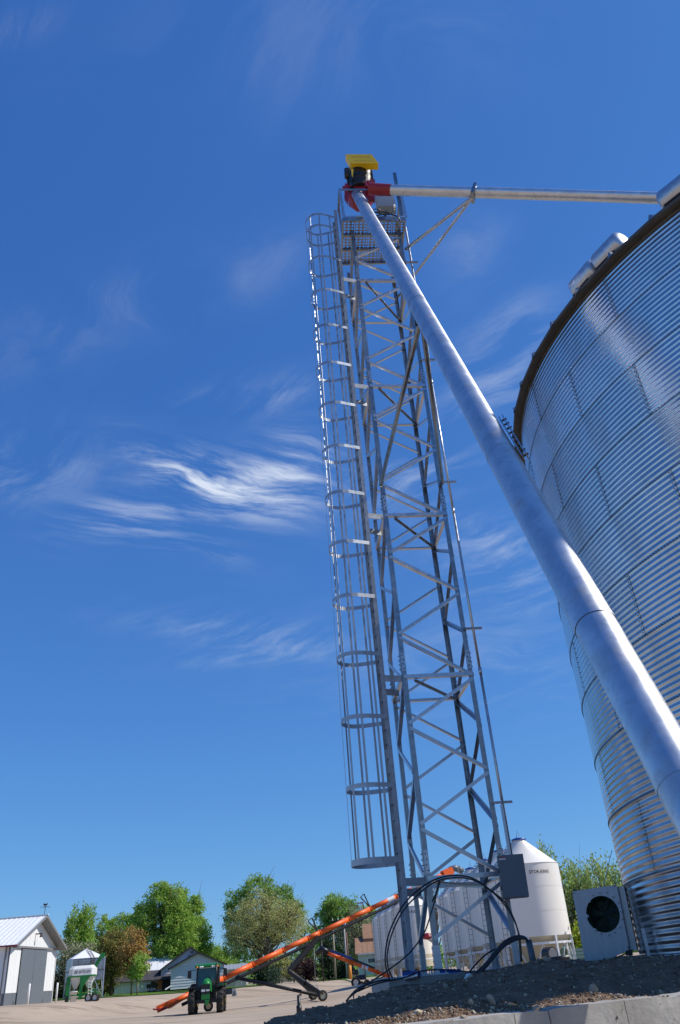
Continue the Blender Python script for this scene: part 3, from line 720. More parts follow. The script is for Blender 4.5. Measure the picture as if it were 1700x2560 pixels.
for c in cuts[2:-1]:
    part('joint_band', MB().tube([PA+dS*(c-.035), PA+dS*(c+.035)], PR+.005, 48, caps=False), pipem, sp, True)
# bolted joint plate on the bin side
t_ = on_line(1272, 1100); pj = PA+dS*t_; vd = (pj-Vector((0, 0, EYE))).normalized(); side = vd.cross(dS).normalized()
side = side if side.dot(CR) > 0 else -side
b = MB(); b.beam(pj+side*(PR+.03)-dS*.55, pj+side*(PR+.03)+dS*.5, .10, .012, side); b.beam(pj+side*(PR+.075)-dS*.55, pj+side*(PR+.075)+dS*.5, .10, .012, side)
fl_ = part('clamp_flange', b, galv, sp); b = MB()
for k in range(9): q = pj-dS*(.5-k*.12); b.tube([q+side*(PR+.02), q+side*(PR+.10)], .012, 6)
part('flange_bolt', b, darkm, fl_, kind='stuff')
# V support under the spout down to the front legs
ts = on_line(1026, 790); ps = PA+dS*ts; vv = Vector((0, 0, -1)); vv = (vv-dS*vv.dot(dS)).normalized()
part('saddle', MB().box(ps+vv*(PR+.05)-Vector((.02, 0, 0)), (.16, .05, .12)), blackp, sp)
for cc, zt_, k in (('FL', 12.0, -.02), ('FR', 12.0, .04)):
    e = N(cc, zt_)+nF*.05; part('support_tube', MB().tube([ps+vv*(PR+.09)+Vector((k, 0, 0)), e], .048, 12), galv_old, sp, True)
# spout to the bin peak
P1 = atD(1000, 476, 16.6); P1 = ray(972, 475)*23.6+Vector((0, 0, EYE)); P2_ = Vector((BC.x, BC.y, TOPZ+5.75))
s2 = thing('bin_spout', 'straight galvanized spout pipe running from the red head across to the bin peak', 'spout', tuple(P1))
for i in range(4):
    part('pipe_section', MB().tube([P1.lerp(P2_, i/4), P1.lerp(P2_, (i+1)/4+.003)], .158+.003*(i % 2), 32, caps=False), pipem, s2, True)
def on2(px_):
    best = min(range(400), key=lambda k: abs(_projx(P1.lerp(P2_, k/400))-px_)); return P1.lerp(P2_, best/400)
def _projx(p):
    q = p-Vector((0, 0, EYE)); return 850+FPX*q.dot(CR)/q.dot(fw)
pc = on2(1186); dn = (P2_-P1).normalized(); dwn = (Vector((0, 0, -1))+dn*dn.z).normalized()
part('clamp', MB().box(pc+dwn*.02, (.09, .40, .42), Matrix((dn, dn.cross(dwn), dwn)).transposed()), galv_old, s2)
for tgt, rr, nm in ((N('FR', 20.6)+TA*.05, .052, 'support_tube'), (N('BR', 20.35), .042, 'support_tube')):
    part(nm, MB().tube([pc+dwn*.2, tgt], rr, 10), galv, s2, True)

# ------------------------------------------------------------------ drive head on the tower
hd = thing('spout_distributor', 'red distributor head with black motor under a yellow cover on the tower top', 'distributor', (1.5, 16.7, PZ))
def hp_(zx, zy, D): return atD(840+zx*.1148, 370+zy*.1148, D)
def ybox():
    A = [hp_(205, 135, 16.35), hp_(775, 135, 16.35), hp_(920, 322, 16.3), hp_(315, 320, 16.3)]
    back = Vector((0, .26, 0)); return A, back
A, back = ybox()
up_ = MB(); cov = part('motor_cover', up_.prism(A, back), yellow, hd)
b = MB()
for r_, (za, zb_) in enumerate(((155, 195), (252, 300))):
    for k in range(7):
        x0 = 330+k*54+r_*62+ (0); P = [hp_(x0+dx_, yv_, 16.3) for dx_, yv_ in ((0, za), (26, za), (40, zb_), (14, zb_))]
        b.add([p+Vector((0, -.06, .0)) for p in P], [(0, 1, 2, 3)])
lo = MB(); Wp = A
for r_ in (.22, .68):
    for k in range(7):
        u = .18+k*.105
        def q_(u, v): return (A[0].lerp(A[1], u)).lerp(A[3].lerp(A[2], u), v)+Vector((0, -.006, 0))
        lo.add([q_(u, r_), q_(u+.045, r_), q_(u+.045, r_+.2), q_(u, r_+.2)], [(0, 1, 2, 3)])
part('louvre', lo, mat('yellow_louvre', (.62, .42, .02), .5), cov, kind='stuff')
part('cover_lip', MB().beam(A[3]-Vector((0, .0, .02)), A[2]-Vector((0, .0, .02)), .02, .04), yellow, hd)
part('bracket', MB().prism([hp_(325, 455, 16.3), hp_(380, 455, 16.3), hp_(365, 610, 16.3), hp_(345, 590, 16.3)], (0, .05, 0)), yellow, hd)
mb_ = MB(); ctop = (hp_(240, 380, 16.5)+hp_(820, 380, 16.5))/2; cbot = (hp_(240, 820, 16.5)+hp_(815, 760, 16.5))/2; rM = .40
ax = (cbot-ctop); n = 9
mb_.tube([Vector((ctop.x, 16.75, ctop.z+.35)).lerp(Vector((cbot.x, 16.75, cbot.z)), k/n) for k in range(n+1)], [rM*(1 if k % 2 else .93) for k in range(n+1)], 24)
part('motor', mb_, blackp, hd)
part('gearbox', MB().box(((ctop.x+cbot.x)/2-.0, 16.9, (ctop.z+cbot.z)/2), (.86, .55, .95)), blackp, hd)
part('motor_side', MB().tube([hp_(228, 470, 16.4), hp_(240, 640, 16.4)], .08, 12), blackp, hd, True)
# red body: octagonal hopper with flanges
cx = (hp_(190, 800, 16.6)+hp_(850, 800, 16.6))/2; zt0 = hp_(500, 760, 16.5).z; zt1 = hp_(500, 960, 16.5).z+.18; zt2 = hp_(500, 1060, 16.5).z+.25
body = MB().lathe([(.0, zt0+.12), (.50, zt0+.12), (.50, zt0+.07), (.44, zt0+.07), (.44, zt1), (.30, zt2-.05), (0, zt2-.05)], (cx.x, 16.9, 0), 8, R(22.5), R(382.5)); part('body', body, redp, hd)
part('flange', MB().box((cx.x-.1, 16.55, zt0-.02), (.95, .10, .05)), redp, hd)
part('side_plate', MB().prism([hp_(190, 770, 16.4), hp_(262, 770, 16.4), hp_(255, 1180, 16.4), hp_(180, 1060, 16.4)], (0, .12, 0)), redp, hd)
part('side_plate', MB().prism([hp_(560, 880, 16.35), hp_(840, 880, 16.35), hp_(845, 1095, 16.35), hp_(690, 1150, 16.35), hp_(600, 1040, 16.35)], (0, .1, 0)), redp, hd)
part('inspection_frame', MB().prism([hp_(620, 720, 16.2), hp_(845, 675, 16.2), hp_(850, 770, 16.2), hp_(700, 830, 16.2), hp_(640, 830, 16.2)], (0, .25, 0)), redp, hd)
for k in range(3): part('fin', MB().beam(hp_(640+70*k, 735-12*k, 16.15), hp_(690+70*k, 835-6*k, 16.15), .02, .05), mat('red_edge%d' % k, (.42, .06, .07), .4), hd)
part('inlet_collar', MB().tube([PA-dS*.35, PA+dS*.06], PR+.02, 32, caps=False), redp, hd, True)
part('outlet_boot', MB().tube([P1-(P2_-P1).normalized()*.6+Vector((0, 0, .02)), P1-(P2_-P1).normalized()*.25, P1+(P2_-P1).normalized()*.08], [.185, .18, .172], 24, caps=False), redp, hd, True)
part('latch', MB().beam(hp_(590, 1010, 16.2), hp_(690, 1165, 16.2), .05, .05), galv_old, hd)
eb = thing('control_box', 'light grey control box on the tower platform beside the red head', 'electrical box', tuple(hp_(1080, 1260, 16.4)))
Q = [hp_(850, 1008, 16.25), hp_(1255, 1008, 16.25), hp_(1310, 1275, 16.2), hp_(905, 1270, 16.2)]
part('cabinet', MB().prism(Q, (0, .28, 0)), greylt, eb); part('door', MB().prism([Q[0].lerp(Q[1], .03)-Vector((0, .012, 0)), Q[1]-Vector((0, .012, 0)), Q[2]-Vector((0, .012, 0)), Q[3].lerp(Q[2], .03)-Vector((0, .012, 0))], (0, .01, 0)), greylt, eb)
for q in (hp_(960, 1360, 16.3), hp_(1275, 1310, 16.2)): part('cable_gland', MB().tube([q, q+Vector((0, 0, .14))], .035, 10), white, eb, True)
def cable(pts, r, label, group=None):
    P = [Vector(p) for p in pts]; out = []
    for i in range(len(P)-1):
        p0 = P[max(i-1, 0)]; p1 = P[i]; p2 = P[i+1]; p3 = P[min(i+2, len(P)-1)]
        for k in range(6):
            t = k/6; out.append(.5*((2*p1)+(-p0+p2)*t+(2*p0-5*p1+4*p2-p3)*t*t+(-p0+3*p1-3*p2+p3)*t**3))
    out.append(P[-1]); return solo('cable', MB().tube(out, r, 8), blackr, label, 'cable', group, smooth=True, loc=P[0])
cable([hp_(960, 1370, 16.25), hp_(880, 1330, 16.2), hp_(780, 1345, 16.1), hp_(840, 1400, 16.1), hp_(960, 1430, 16.2), hp_(1090, 1470, 16.3)], .016, 'black cable looped below the light grey box on the platform, left loop')
cable([hp_(1275, 1340, 16.2), hp_(1180, 1440, 16.15), hp_(1040, 1440, 16.1), hp_(900, 1470, 16.1), hp_(850, 1500, 16.1)], .018, 'black cable sagging under the right end of the light grey box on the platform')
cable([hp_(850, 1395, 16.2), hp_(1060, 1400, 16.15), hp_(1250, 1460, 16.2), hp_(1345, 1500, 16.2), hp_(1400, 1600, 16.3)], .02, 'black cable from platform box bending down the tower right corner')

# ------------------------------------------------------------------ grey electrical box on the tower, cables, bits
bx = thing('electrical_box', 'large dark grey electrical enclosure mounted on the right front tower leg', 'electrical box', tuple(atD(1254, 2246, 16.1)))
Q = [atD(1243, 2139, 16.15), atD(1307, 2134, 16.05), atD(1323, 2241, 16.05), atD(1258, 2247, 16.15)]
part('enclosure', MB().prism(Q, (.02, .25, 0)), greyp, bx)
Qd = [q+Vector((-.002, -.014, 0)) for q in Q]; cen = sum(Qd, Vector())/4; Qd = [cen+(q-cen)*.975 for q in Qd]
part('door', MB().prism(Qd, (0, .012, 0)), greyp, bx)
def qd(u, v, o=.003): return Qd[0].lerp(Qd[1], u).lerp(Qd[3].lerp(Qd[2], u), v)+Vector((0, -o, 0))
st = part('warning_sticker', MB().add([qd(.04, .04), qd(.30, .04), qd(.30, .10), qd(.04, .10)], [(0, 3, 2, 1)]), white, bx)
part('sticker_band', MB().add([qd(.04, .04, .005), qd(.30, .04, .005), qd(.30, .068, .005), qd(.04, .068, .005)], [(0, 3, 2, 1)]), mat('sticker_red', (.5, .03, .03), .5), st)
part('strut', MB().beam(N('FR', 3.3)-TB*.03-TA*.1, N('FR', 3.3)-TB*.03+TA*.30, .04, .04), galv_old, bx); part('strut', MB().beam(N('FR', 2.75)-TB*.03-TA*.05, N('FR', 2.75)-TB*.03+TA*.30, .04, .04), galv_old, bx)
part('strut', MB().beam(PC+Vector((-.03, -.02, 3.15)), PC+Vector((-.03, -.02, 4.3)), .05, .05), galv, bx)
for dz in (.2, .42): part('hinge', MB().box(Q[0].lerp(Q[3], dz*1.8)+Vector((-.008, -.004, 0)), (.02, .02, .07)), darkm, bx)
def z4(x, y, D=15.9): return atD(900+x*.3189, 2050+y*.3189, D)
g = 'black cables around the tower base'
A1 = [(1262, 1110), (1252, 1000), (1240, 880), (1200, 760), (1130, 640), (1010, 540), (900, 465), (800, 437), (680, 440), (560, 480), (430, 570), (330, 680), (250, 830), (210, 960), (197, 1100), (215, 1200), (250, 1290), (280, 1345)]
cable([z4(x, y, 16.15) for x, y in A1], .0145, 'thick black cable in the outer of the two big loops over the tower base', g)
A2 = [(1268, 1110), (1248, 900), (1180, 735), (1080, 605), (950, 500), (820, 455), (680, 458), (560, 500), (440, 600), (340, 710), (262, 860), (222, 1000), (212, 1110), (240, 1210), (290, 1300), (325, 1347)]
cable([z4(x, y, 16.05) for x, y in A2], .013, 'black cable following just inside the outer big loop over the tower base', g)
A3 = [(628, 470), (605, 560), (560, 720), (500, 890), (380, 1050), (230, 1170), (80, 1270), (-30, 1330), (-110, 1420)]
cable([z4(x, y, 15.7) for x, y in A3], .012, 'thin black cable hanging from the first tower girt and trailing down left to the dirt', g)
cable([z4(x, y, 15.6) for x, y in [(618, 480), (590, 590), (566, 640), (600, 560), (628, 480)]], .012, 'short black cable loop dangling beside the left front leg', g)
for k, lb in enumerate(('topmost strand of the black cable arch beside the right front leg', 'middle strand of the black cable arch beside the right front leg', 'lowest strand of the black cable arch beside the right front leg')):
    B = [(1322, 955), (1290, 918+k*6), (1220, 912+k*14), (1130, 955+k*18), (1050, 1045+k*16), (980, 1130+k*16), (890, 1215+k*14), (830-k*10, 1262)]
    cable([z4(x, y, 15.5-k*.1) for x, y in B], .017, lb, g)
cable([z4(x, y, 15.4) for x, y in [(1060, 1010), (980, 1060), (900, 1140), (840, 1210), (775, 1275)]], .013, 'black cable branching off the arch down to the white paper', g)
cable([z4(x, y, 15.75) for x, y in [(-20, 1345), (110, 1290), (250, 1255), (350, 1235), (450, 1192), (560, 1175), (700, 1175), (850, 1190), (1000, 1183), (1180, 1162)]], .012, 'black cable lying along the top of the concrete slab', g)
cable([z4(x, y, 15.2) for x, y in [(-110, 1425), (-60, 1370), (60, 1290), (160, 1260), (240, 1250)]], .014, 'black cable leaving the slab end and drooping to the dirt at far left', g)
cable([z4(x, y, 15.0) for x, y in [(-45, 1345), (-50, 1395), (-25, 1440)]], .010, 'short hooked cable end curling onto the dirt at far left', g)
solo('conduit_stub', MB().tube([z4(1322, 945, 15.5), z4(1366, 1150, 15.4)], .055, 16), greyp, 'short dark grey conduit stub rising from the dirt where the cable arch ends', 'conduit', smooth=True)
# white paper, pipe offcut, small motor on the slab
pp = MB().add([z4(830, 1275, 14.3), z4(815, 1240, 14.3), z4(835, 1205, 14.4), z4(860, 1200, 14.5), z4(882, 1225, 14.4), z4(862, 1250, 14.3), z4(852, 1215, 14.25)], [(0, 1, 6), (1, 2, 6), (2, 3, 6), (3, 4, 6), (4, 5, 6), (5, 0, 6)])
pp.v += [v+Vector((0, .06, -.02)) for v in pp.v]; pp.f += [(c+7, b+7, a+7) for a, b, c in pp.f[:6]]+[(i, (i+1) % 6+0, (i+1) % 6+7, i+7) for i in range(6)]
solo('crumpled_paper', pp, white, 'crumpled white paper sheet lying where the cables meet the dirt', 'paper')
solo('pipe_offcut', MB().tube([z4(330, 1252, 15.9), z4(462, 1217, 15.75)], .046, 20, caps=False), galv, 'short open ended pipe offcut lying on the left end of the slab', 'pipe', smooth=True)
solo('pipe_offcut', MB().tube([z4(460, 1216, 15.75), z4(466, 1214, 15.7)], [.047, .040], 20), blackp, 'dark open mouth piece at the end of the pipe offcut', 'pipe', smooth=True) if False else None
t = thing('blue_tool_case', 'small dark blue tool case with black lid lying on the slab behind the ladder foot', 'tool case', tuple(z4(400, 1215, 16.4)))
part('case', MB().box(z4(405, 1205, 16.4), (.34, .2, .08)), bluep, t); part('lid', MB().box(z4(380, 1195, 16.5), (.22, .16, .07)), blackp, t); part('handle', MB().tube([z4(420, 1180, 16.4), z4(450, 1170, 16.4), z4(470, 1190, 16.4)], .012, 6), blackp, t)
t = thing('blue_tarp', 'flat blue folded tarp lying on the slab between the tower legs', 'tarp', tuple(z4(690, 1195, 16.8)))
b = MB(); 
for i in range(13):
    for j in range(5):
        p = z4(620+i*14, 1200, 16.5)+Vector((0, j*.14, .05+.045*abs(noise.noise(Vector((i*.6, j*.8, 1)))))); b.v.append(p)
for i in range(12):
    for j in range(4): q = i*5+j; b.f.append((q, q+5, q+6, q+1))
b.v += [Vector((v.x, v.y, 1.485)) for v in b.v]; 
for i in range(12): b.f.append((i*5, (i+1)*5, (i+1)*5+65, i*5+65))
part('cloth', b, bluep, t, True)
t = thing('red_valve', 'small red hydrant like valve on a grey post behind the left front leg', 'valve', tuple(xy(1085, 50)+Vector((0, 0, .4))))
q = atD(1068, 2342, 50); part('post', MB().tube([Vector((q.x+.55, q.y, .3)), Vector((q.x+.35, q.y, q.z-.3)), Vector((q.x, q.y, q.z))], .12, 8), galv_old, t); part('valve_wheel', MB().lathe([(.0, q.z-.15), (.24, q.z-.1), (.3, q.z), (.24, q.z+.15), (0, q.z+.2)], (q.x, q.y, 0), 10), redp, t)

# ------------------------------------------------------------------ aeration fan box
fb = thing('fan_box', 'galvanized aeration fan box with a dark green round intake beside the bin', 'fan', tuple(atD(1463, 2406, 15.95)))
F = [atD(1430.6, 2228.7, 15.95), atD(1541.5, 2211.5, 15.8), atD(1574, 2374, 15.8), atD(1530, 2394, 15.83), atD(1463, 2406, 15.95)]
bk = Vector((.27, 1.0, 0))*.8
cen = atD(1508, 2285, 15.87); ex = (F[1]-F[0]).normalized(); nf = Vector((ex.y, -ex.x, 0)).normalized(); nf = nf if nf.y < 0 else -nf
def onface(x, y):   # point of the front face plane on the ray
    d = ray(x, y); o = Vector((0, 0, EYE)); n_ = nf; return o+d*((F[0]-o).dot(n_)/d.dot(n_))
cen = onface(1507, 2285); rI = (onface(1549, 2285)-cen).length
body = MB(); K = 32; ring = [cen+(ex*math.cos(2*math.pi*k/K)+Vector((0, 0, 1))*math.sin(2*math.pi*k/K))*rI for k in range(K)]
out = [onface(*q) for q in ((1430.6, 2228.7), (1541.5, 2211.5), (1574, 2374), (1530, 2394), (1463, 2406))]
# plate with a round hole: fan of quads from ring to outline points
def outline(ang):
    d = ex*math.cos(ang)+Vector((0, 0, 1))*math.sin(ang); best = 1e9
    for i in range(len(out)):
        p, q = out[i]-cen, out[(i+1) % len(out)]-cen; px_, pz = p.dot(ex), p.z; qx, qz = q.dot(ex), q.z; dx_, dz_ = d.dot(ex), d.z
        den = dx_*(qz-pz)-dz_*(qx-px_)
        if abs(den) < 1e-9: continue
        t_ = (px_*(qz-pz)-pz*(qx-px_))/den; s_ = (px_*dz_-pz*dx_)/den
        if t_ > 0 and -1e-6 <= s_ <= 1+1e-6: best = min(best, t_)
    return cen+d*best
angs = sorted(set([2*math.pi*k/K for k in range(K)]+[math.atan2((o_-cen).z, (o_-cen).dot(ex)) % (2*math.pi) for o_ in out]))
rn = [cen+(ex*math.cos(a)+Vector((0, 0, 1))*math.sin(a))*rI for a in angs]; on = [outline(a) for a in angs]; n = len(angs)
body.add(rn+on+[v-nf*.5-ex*.08 for v in on]+[v-nf*.12 for v in rn], [(i, (i+1) % n, (i+1) % n+n, i+n) for i in range(n)]+[(i+n, (i+1) % n+n, (i+1) % n+2*n, i+2*n) for i in range(n)]+[tuple(range(2*n, 3*n))]+[(i+3*n, (i+1) % n+3*n, (i+1) % n, i) for i in range(n)])
fanmet = mat('dull_zinc_sheet', (.42, .43, .45), .5, .75, var=.18, vscale=5, rvar=.08, stretch=(3, 3, .6))
part('casing', body, fanmet, fb)
part('intake_ring', MB().add([v+nf*.01 for v in rn]+[cen+(v-cen)*.86-nf*.10 for v in rn], [(i, (i+1) % n, (i+1) % n+n, i+n) for i in range(n)]), greend, fb, True)
part('intake_back', MB().add([cen-nf*.30]+[cen+(v-cen)*1.0-nf*.30 for v in rn], [(0, i+1, (i+1) % n+1) for i in range(n)]), greend, fb)
part('intake_tunnel', MB().add([cen+(v-cen)*.99-nf*.02 for v in rn]+[cen+(v-cen)*.99-nf*.30 for v in rn], [(i, (i+1) % n, (i+1) % n+n, i+n) for i in range(n)]), greend, fb, True)
for k in range(4):
    a = math.pi*k/4+.25; d = ex*math.cos(a)+Vector((0, 0, 1))*math.sin(a); part('guard_wire', MB().tube([cen-d*rI*.97-nf*.04, cen+nf*.03, cen+d*rI*.97-nf*.04], .004, 5), greend, fb)
for k in range(5): part('guard_wire', MB().tube([cen-nf*.02+(ex*math.cos(a)+Vector((0, 0, 1))*math.sin(a))*rI*(.15+.17*k) for a in [2*math.pi*i/28 for i in range(29)]], .003, 4, caps=False), greend, fb)
for k in range(1): part('blade', MB().add([cen-nf*.2]+[cen-nf*(.18+.05*(i % 2))+(ex*math.cos(i*math.pi/6)+Vector((0, 0, 1))*math.sin(i*math.pi/6))*rI*.9 for i in range(12)], [(0, i+1, (i+1) % 12+1) for i in range(0, 12, 2)]), blackp, fb)
for q in ((1498.5, 2231.5), (1532, 2242), (1473.5, 2252), (1468.7, 2290.5), (1552, 2278), (1548.5, 2317), (1488, 2325.5), (1521, 2337)):
    p = onface(*q); part('knob', MB().tube([p+nf*.002, p+nf*.018, p+nf*.022], [.026, .026, .014], 12), white, fb); part('bolt_centre', MB().tube([p+nf*.02, p+nf*.034], .011, 6), darkm, fb)
b = MB()
for q in ((1518, 2232), (1484, 2239), (1546.5, 2257), (1556, 2298), (1537.5, 2331.5), (1504, 2335.5), (1536, 2214.5), (1435, 2233), (1570, 2368)):
    p = onface(*q); b.tube([p, p+nf*.012], .011, 6)
part('bolt_head', b, darkm, fb, kind='stuff')
part('transition_duct', MB().box(onface(1500, 2320)-nf*.75+ex*.02, (.3, .4, .6), Matrix((ex, -nf, Vector((0, 0, 1)))).transposed()), galv, fb)
for q in ((1472, 2408), (1570, 2378)):
    p = onface(*q); part('skid_foot', MB().box(p-nf*.06+Vector((0, 0, -.02)), (.09, .12, .08)), darkm, fb)
part('mounting_frame', MB().beam(onface(1548, 2216)-nf*.12, onface(1581, 2377)-nf*.12, .14, .10, nf), galv_old, fb)
part('support_strut', MB().beam(onface(1535, 2396)-nf*.02, onface(1576, 2379)-nf*.02, .03, .02), blackp, fb)
part('guy_wire', MB().tube([onface(1497, 2212)-nf*.4, atD(1530, 2125, 16.0)], .006, 5), galv, fb)

# ------------------------------------------------------------------ white hopper bins
def bin_text(txt, size, parent, R_, z, a0, squash=1.0):
    cu = bpy.data.curves.new('t', 'FONT'); cu.body = txt; cu.size = size; cu.align_x = 'CENTER'; cu.resolution_u = 2; cu.offset = size*.012
    to = bpy.data.objects.new('t', cu); C.objects.link(to); bpy.context.view_layer.update()
    me = bpy.data.meshes.new_from_object(to.evaluated_get(bpy.context.evaluated_depsgraph_get())); bpy.data.objects.remove(to)
    off = ORG[parent.name]
    b = MB(); vs = []
    for v in me.vertices:
        a = a0+v.co.x/R_; r = R_+.03; vs.append(Vector((off.x+r*math.cos(a), off.y+r*math.sin(a), z+v.co.y)))
    b.add(vs, [tuple(p.vertices) for p in me.polygons]); return b
def storage_bin(c, z0, zc, ze, rad, label, ladder_az, text_az=None, text='STOR-KING', tsize=.42, tz=None, legs=8, fan=False, grp=None, skirt=False, detail=True):
    t = thing('hopper_bin', label, 'grain bin', (c.x, c.y, z0), grp); cc = Vector((c.x, c.y, 0))
    hh = (ze-zc)
    sh = MB()
    for k in range(3):
        z0_, z1_ = zc+hh*k/3, zc+hh*(k+1)/3; n_ = len(sh.v); sh.lathe([(rad+.006*k, z0_), (rad+.006*k, z1_)], cc, 64)
    part('shell', sh, whitebin, t, True)
    hc = rad*.70; part('cone_roof', MB().lathe([(rad+.04, ze-.01), (.42, ze+hc-.02), (.42, ze+hc+.06)], cc, 48), whitebin, t, True)
    cap = part('lid', MB().lathe([(.46, ze+hc+.03), (.48, ze+hc+.12), (.2, ze+hc+.2), (0, ze+hc+.22)], cc, 24), bluep, t, True)
    part('lid_wire', MB().tube([cc+Vector((-.12, 0, ze+hc+.2)), cc+Vector((0, 0, ze+hc+.62)), cc+Vector((.12, 0, ze+hc+.2))], .02, 5), galv_old, cap)
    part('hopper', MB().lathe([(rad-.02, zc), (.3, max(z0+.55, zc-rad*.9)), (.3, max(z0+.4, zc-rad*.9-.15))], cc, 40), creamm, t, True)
    part('ring_beam', MB().lathe([(rad+.02, zc-.42), (rad+.02, zc-.30), (rad-.06, zc-.30), (rad-.06, zc-.42), (rad+.02, zc-.42)], cc, 40), white, t)
    for k in range(legs):
        a = 2*math.pi*(k+.5)/legs; d = Vector((math.cos(a), math.sin(a), 0)); p = cc+d*(rad-.02)
        part('leg', MB().beam(p+Vector((0, 0, z0)), p+Vector((0, 0, zc)), .11, .11, d), white, t)
        if detail:
            a2 = 2*math.pi*(k+1.5)/legs; q = cc+Vector((math.cos(a2), math.sin(a2), 0))*(rad-.02); md = (p+q)/2
            part('cross_brace', MB().tube([p+Vector((0, 0, z0+.1)), md+Vector((0, 0, zc-.4))], .028, 5), white, t); part('cross_brace', MB().tube([q+Vector((0, 0, z0+.1)), md+Vector((0, 0, zc-.4))], .028, 5), white, t)
    a = ladder_az; d = Vector((math.cos(a), math.sin(a), 0)); tg = Vector((-d.y, d.x, 0)); 
    lb = MB(); 
    for s in (-.19, .19): lb.tube([cc+d*(rad+.16)+tg*s+Vector((0, 0, z0+.3)), cc+d*(rad+.16)+tg*s+Vector((0, 0, ze))], .015, 5); lb.tube([cc+d*(rad+.12)+tg*s+Vector((0, 0, ze)), cc+d*.6+tg*s+Vector((0, 0, ze+hc+.02))], .015, 5)
    z = z0+.5
    while z < ze: lb.tube([cc+d*(rad+.16)-tg*.19+Vector((0, 0, z)), cc+d*(rad+.16)+tg*.19+Vector((0, 0, z))], .011, 4); z += .33
    for k in range(8): 
        f_ = (k+.5)/8; p = (cc+d*(rad+.1)+Vector((0, 0, ze))).lerp(cc+d*.6+Vector((0, 0, ze+hc)), f_); lb.tube([p-tg*.19, p+tg*.19], .017, 4)
    part('ladder', lb, trimd, t)
    if text_az is not None:
        part('lettering', bin_text(text, tsize, t, rad, tz or ze-.75, text_az), blackt, t, kind=None)
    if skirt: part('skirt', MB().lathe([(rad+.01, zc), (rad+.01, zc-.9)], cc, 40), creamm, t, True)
    return t
def azto(c, px_):   # azimuth on the shell facing a given photo column
    return None
c1_ = Vector((9.62, 53.8, 0)); st_ = Vector((-.52, 4.87, 0)); g1 = 'white hopper bins in the row behind the tower'
names = ['nearest white hopper bin behind the grey electrical box, its lettering in full view', 'second white hopper bin counting away from the nearest lettered one', 'third white hopper bin counting away from the nearest lettered one', 'fourth white hopper bin counting away from the nearest lettered one', 'farthest white hopper bin of the row seen between the tower legs']
for k in range(5):
    c = c1_+st_*k; z0 = ground(c.x, c.y); base = .5+.02*k
    tocam = math.atan2(-c.y, -c.x)
    storage_bin(c, z0, 2.70-.04*k, 6.60-.02*k, 2.12, names[k], tocam-R(48), tocam+R(25) if k == 0 else None, tsize=.25, tz=6.0, grp=g1)
g2 = 'white bins in the far left row'
n2 = ['nearest bin of the far white row, lettered, seen between ladder and left tower leg', 'second bin of the far white row left of the lettered one', 'third bin of the far white row', 'last bin of the far white row at the brown roofed house']
for k in range(4):
    c = Vector((3.3, 77.3, 0))+Vector((-.62, 4.75, 0))*k; z0 = ground(c.x, c.y); tocam = math.atan2(-c.y, -c.x)
    storage_bin(c, z0, 2.6, 6.3-.0*k, 1.62, n2[k], tocam-R(62), tocam+R(0) if k == 0 else None, text='STOR-KING', tsize=.30, tz=5.75, grp=g2, skirt=True, detail=False)
# aeration fan on the nearest bin, pale green tank, black pipe under it
t = thing('hopper_fan', 'round black aeration fan under the nearest white hopper bin', 'fan', tuple(atD(1380, 2385, 50.5)))
p = atD(1382, 2384, 50.6); part('housing', MB().tube([p+Vector((-.25, .55, 0)), p], .34, 24), blackp, t); part('fan_face', MB().tube([p, p-Vector((-.01, .03, 0))], [.27, .25], 24), trimg, t); part('cord', MB().tube([p+Vector((-.4, 0, -.2)), p+Vector((-.5, .0, -.7)), p+Vector((-.1, 0, -1.2))], .05, 6), blackr, t)
t = thing('green_tank', 'pale green ribbed tank half hidden behind the white hopper bin legs', 'tank', tuple(xy(1435, 57)+Vector((0, 0, .6))))
p = xy(1432, 57); tb = MB()
for k in range(7): tb.box((p.x, p.y, .75+k*.19), (3.0, 2.0, .17))
part('shell', tb, tankgreen, t); part('lid', MB().lathe([(.5, 2.0), (.5, 2.12), (0, 2.15)], (p.x-.4, p.y, 0), 16), tankgreen, t)
solo('black_pipe', MB().tube([atD(1375, 2402, 49), atD(1425, 2394, 49)], .16, 12), blackp, 'thick black pipe lying under the nearest white hopper bin', 'pipe', smooth=True)

# ------------------------------------------------------------------ wheels
def wheel_parts(parent, c, ax, r, w, rimmat=rimm, lugs=0, name='wheel'):
    ax = Vector(ax).normalized(); c = Vector(c); e1 = ax.cross(Vector((0, 0, 1))).normalized(); e2 = ax.cross(e1)
    def rev(prof, seg=24):
        b = MB(); n = len(prof)
        for i in range(seg):
            a = 2*math.pi*i/seg
            for (rr, s) in prof: b.v.append(c+(e1*math.cos(a)+e2*math.sin(a))*rr+ax*s)
        for i in range(seg):
            for j in range(n-1): q = i*n+j; q2 = ((i+1) % seg)*n+j; b.f.append((q, q2, q2+1, q+1))
        return b
    ty = rev([(r*.56, -w/2), (r*.8, -w*.52), (r*.95, -w*.45), (r, -w*.2), (r, w*.2), (r*.95, w*.45), (r*.8, w*.52), (r*.56, w/2)])
    if lugs:
        for i in range(lugs):
            for s in (-1, 1):
                a = 2*math.pi*(i+(.5 if s > 0 else 0))/lugs; a2 = a+.18
                p = c+(e1*math.cos(a)+e2*math.sin(a))*(r*1.0)+ax*0; q = c+(e1*math.cos(a2)+e2*math.sin(a2))*(r*.985)+ax*s*w*.5
                ty.beam(p, q, .05, .07, e1*math.cos(a)+e2*math.sin(a))
    o = part(name, ty, tyre, parent, not lugs)
    part('rim', rev([(0, w*.15), (r*.2, w*.18), (r*.25, w*.05), (r*.5, w*.1), (r*.58, w*.46), (r*.58, -w*.46), (r*.5, -w*.1), (0, -w*.1)]), rimmat, o, True)
    return o

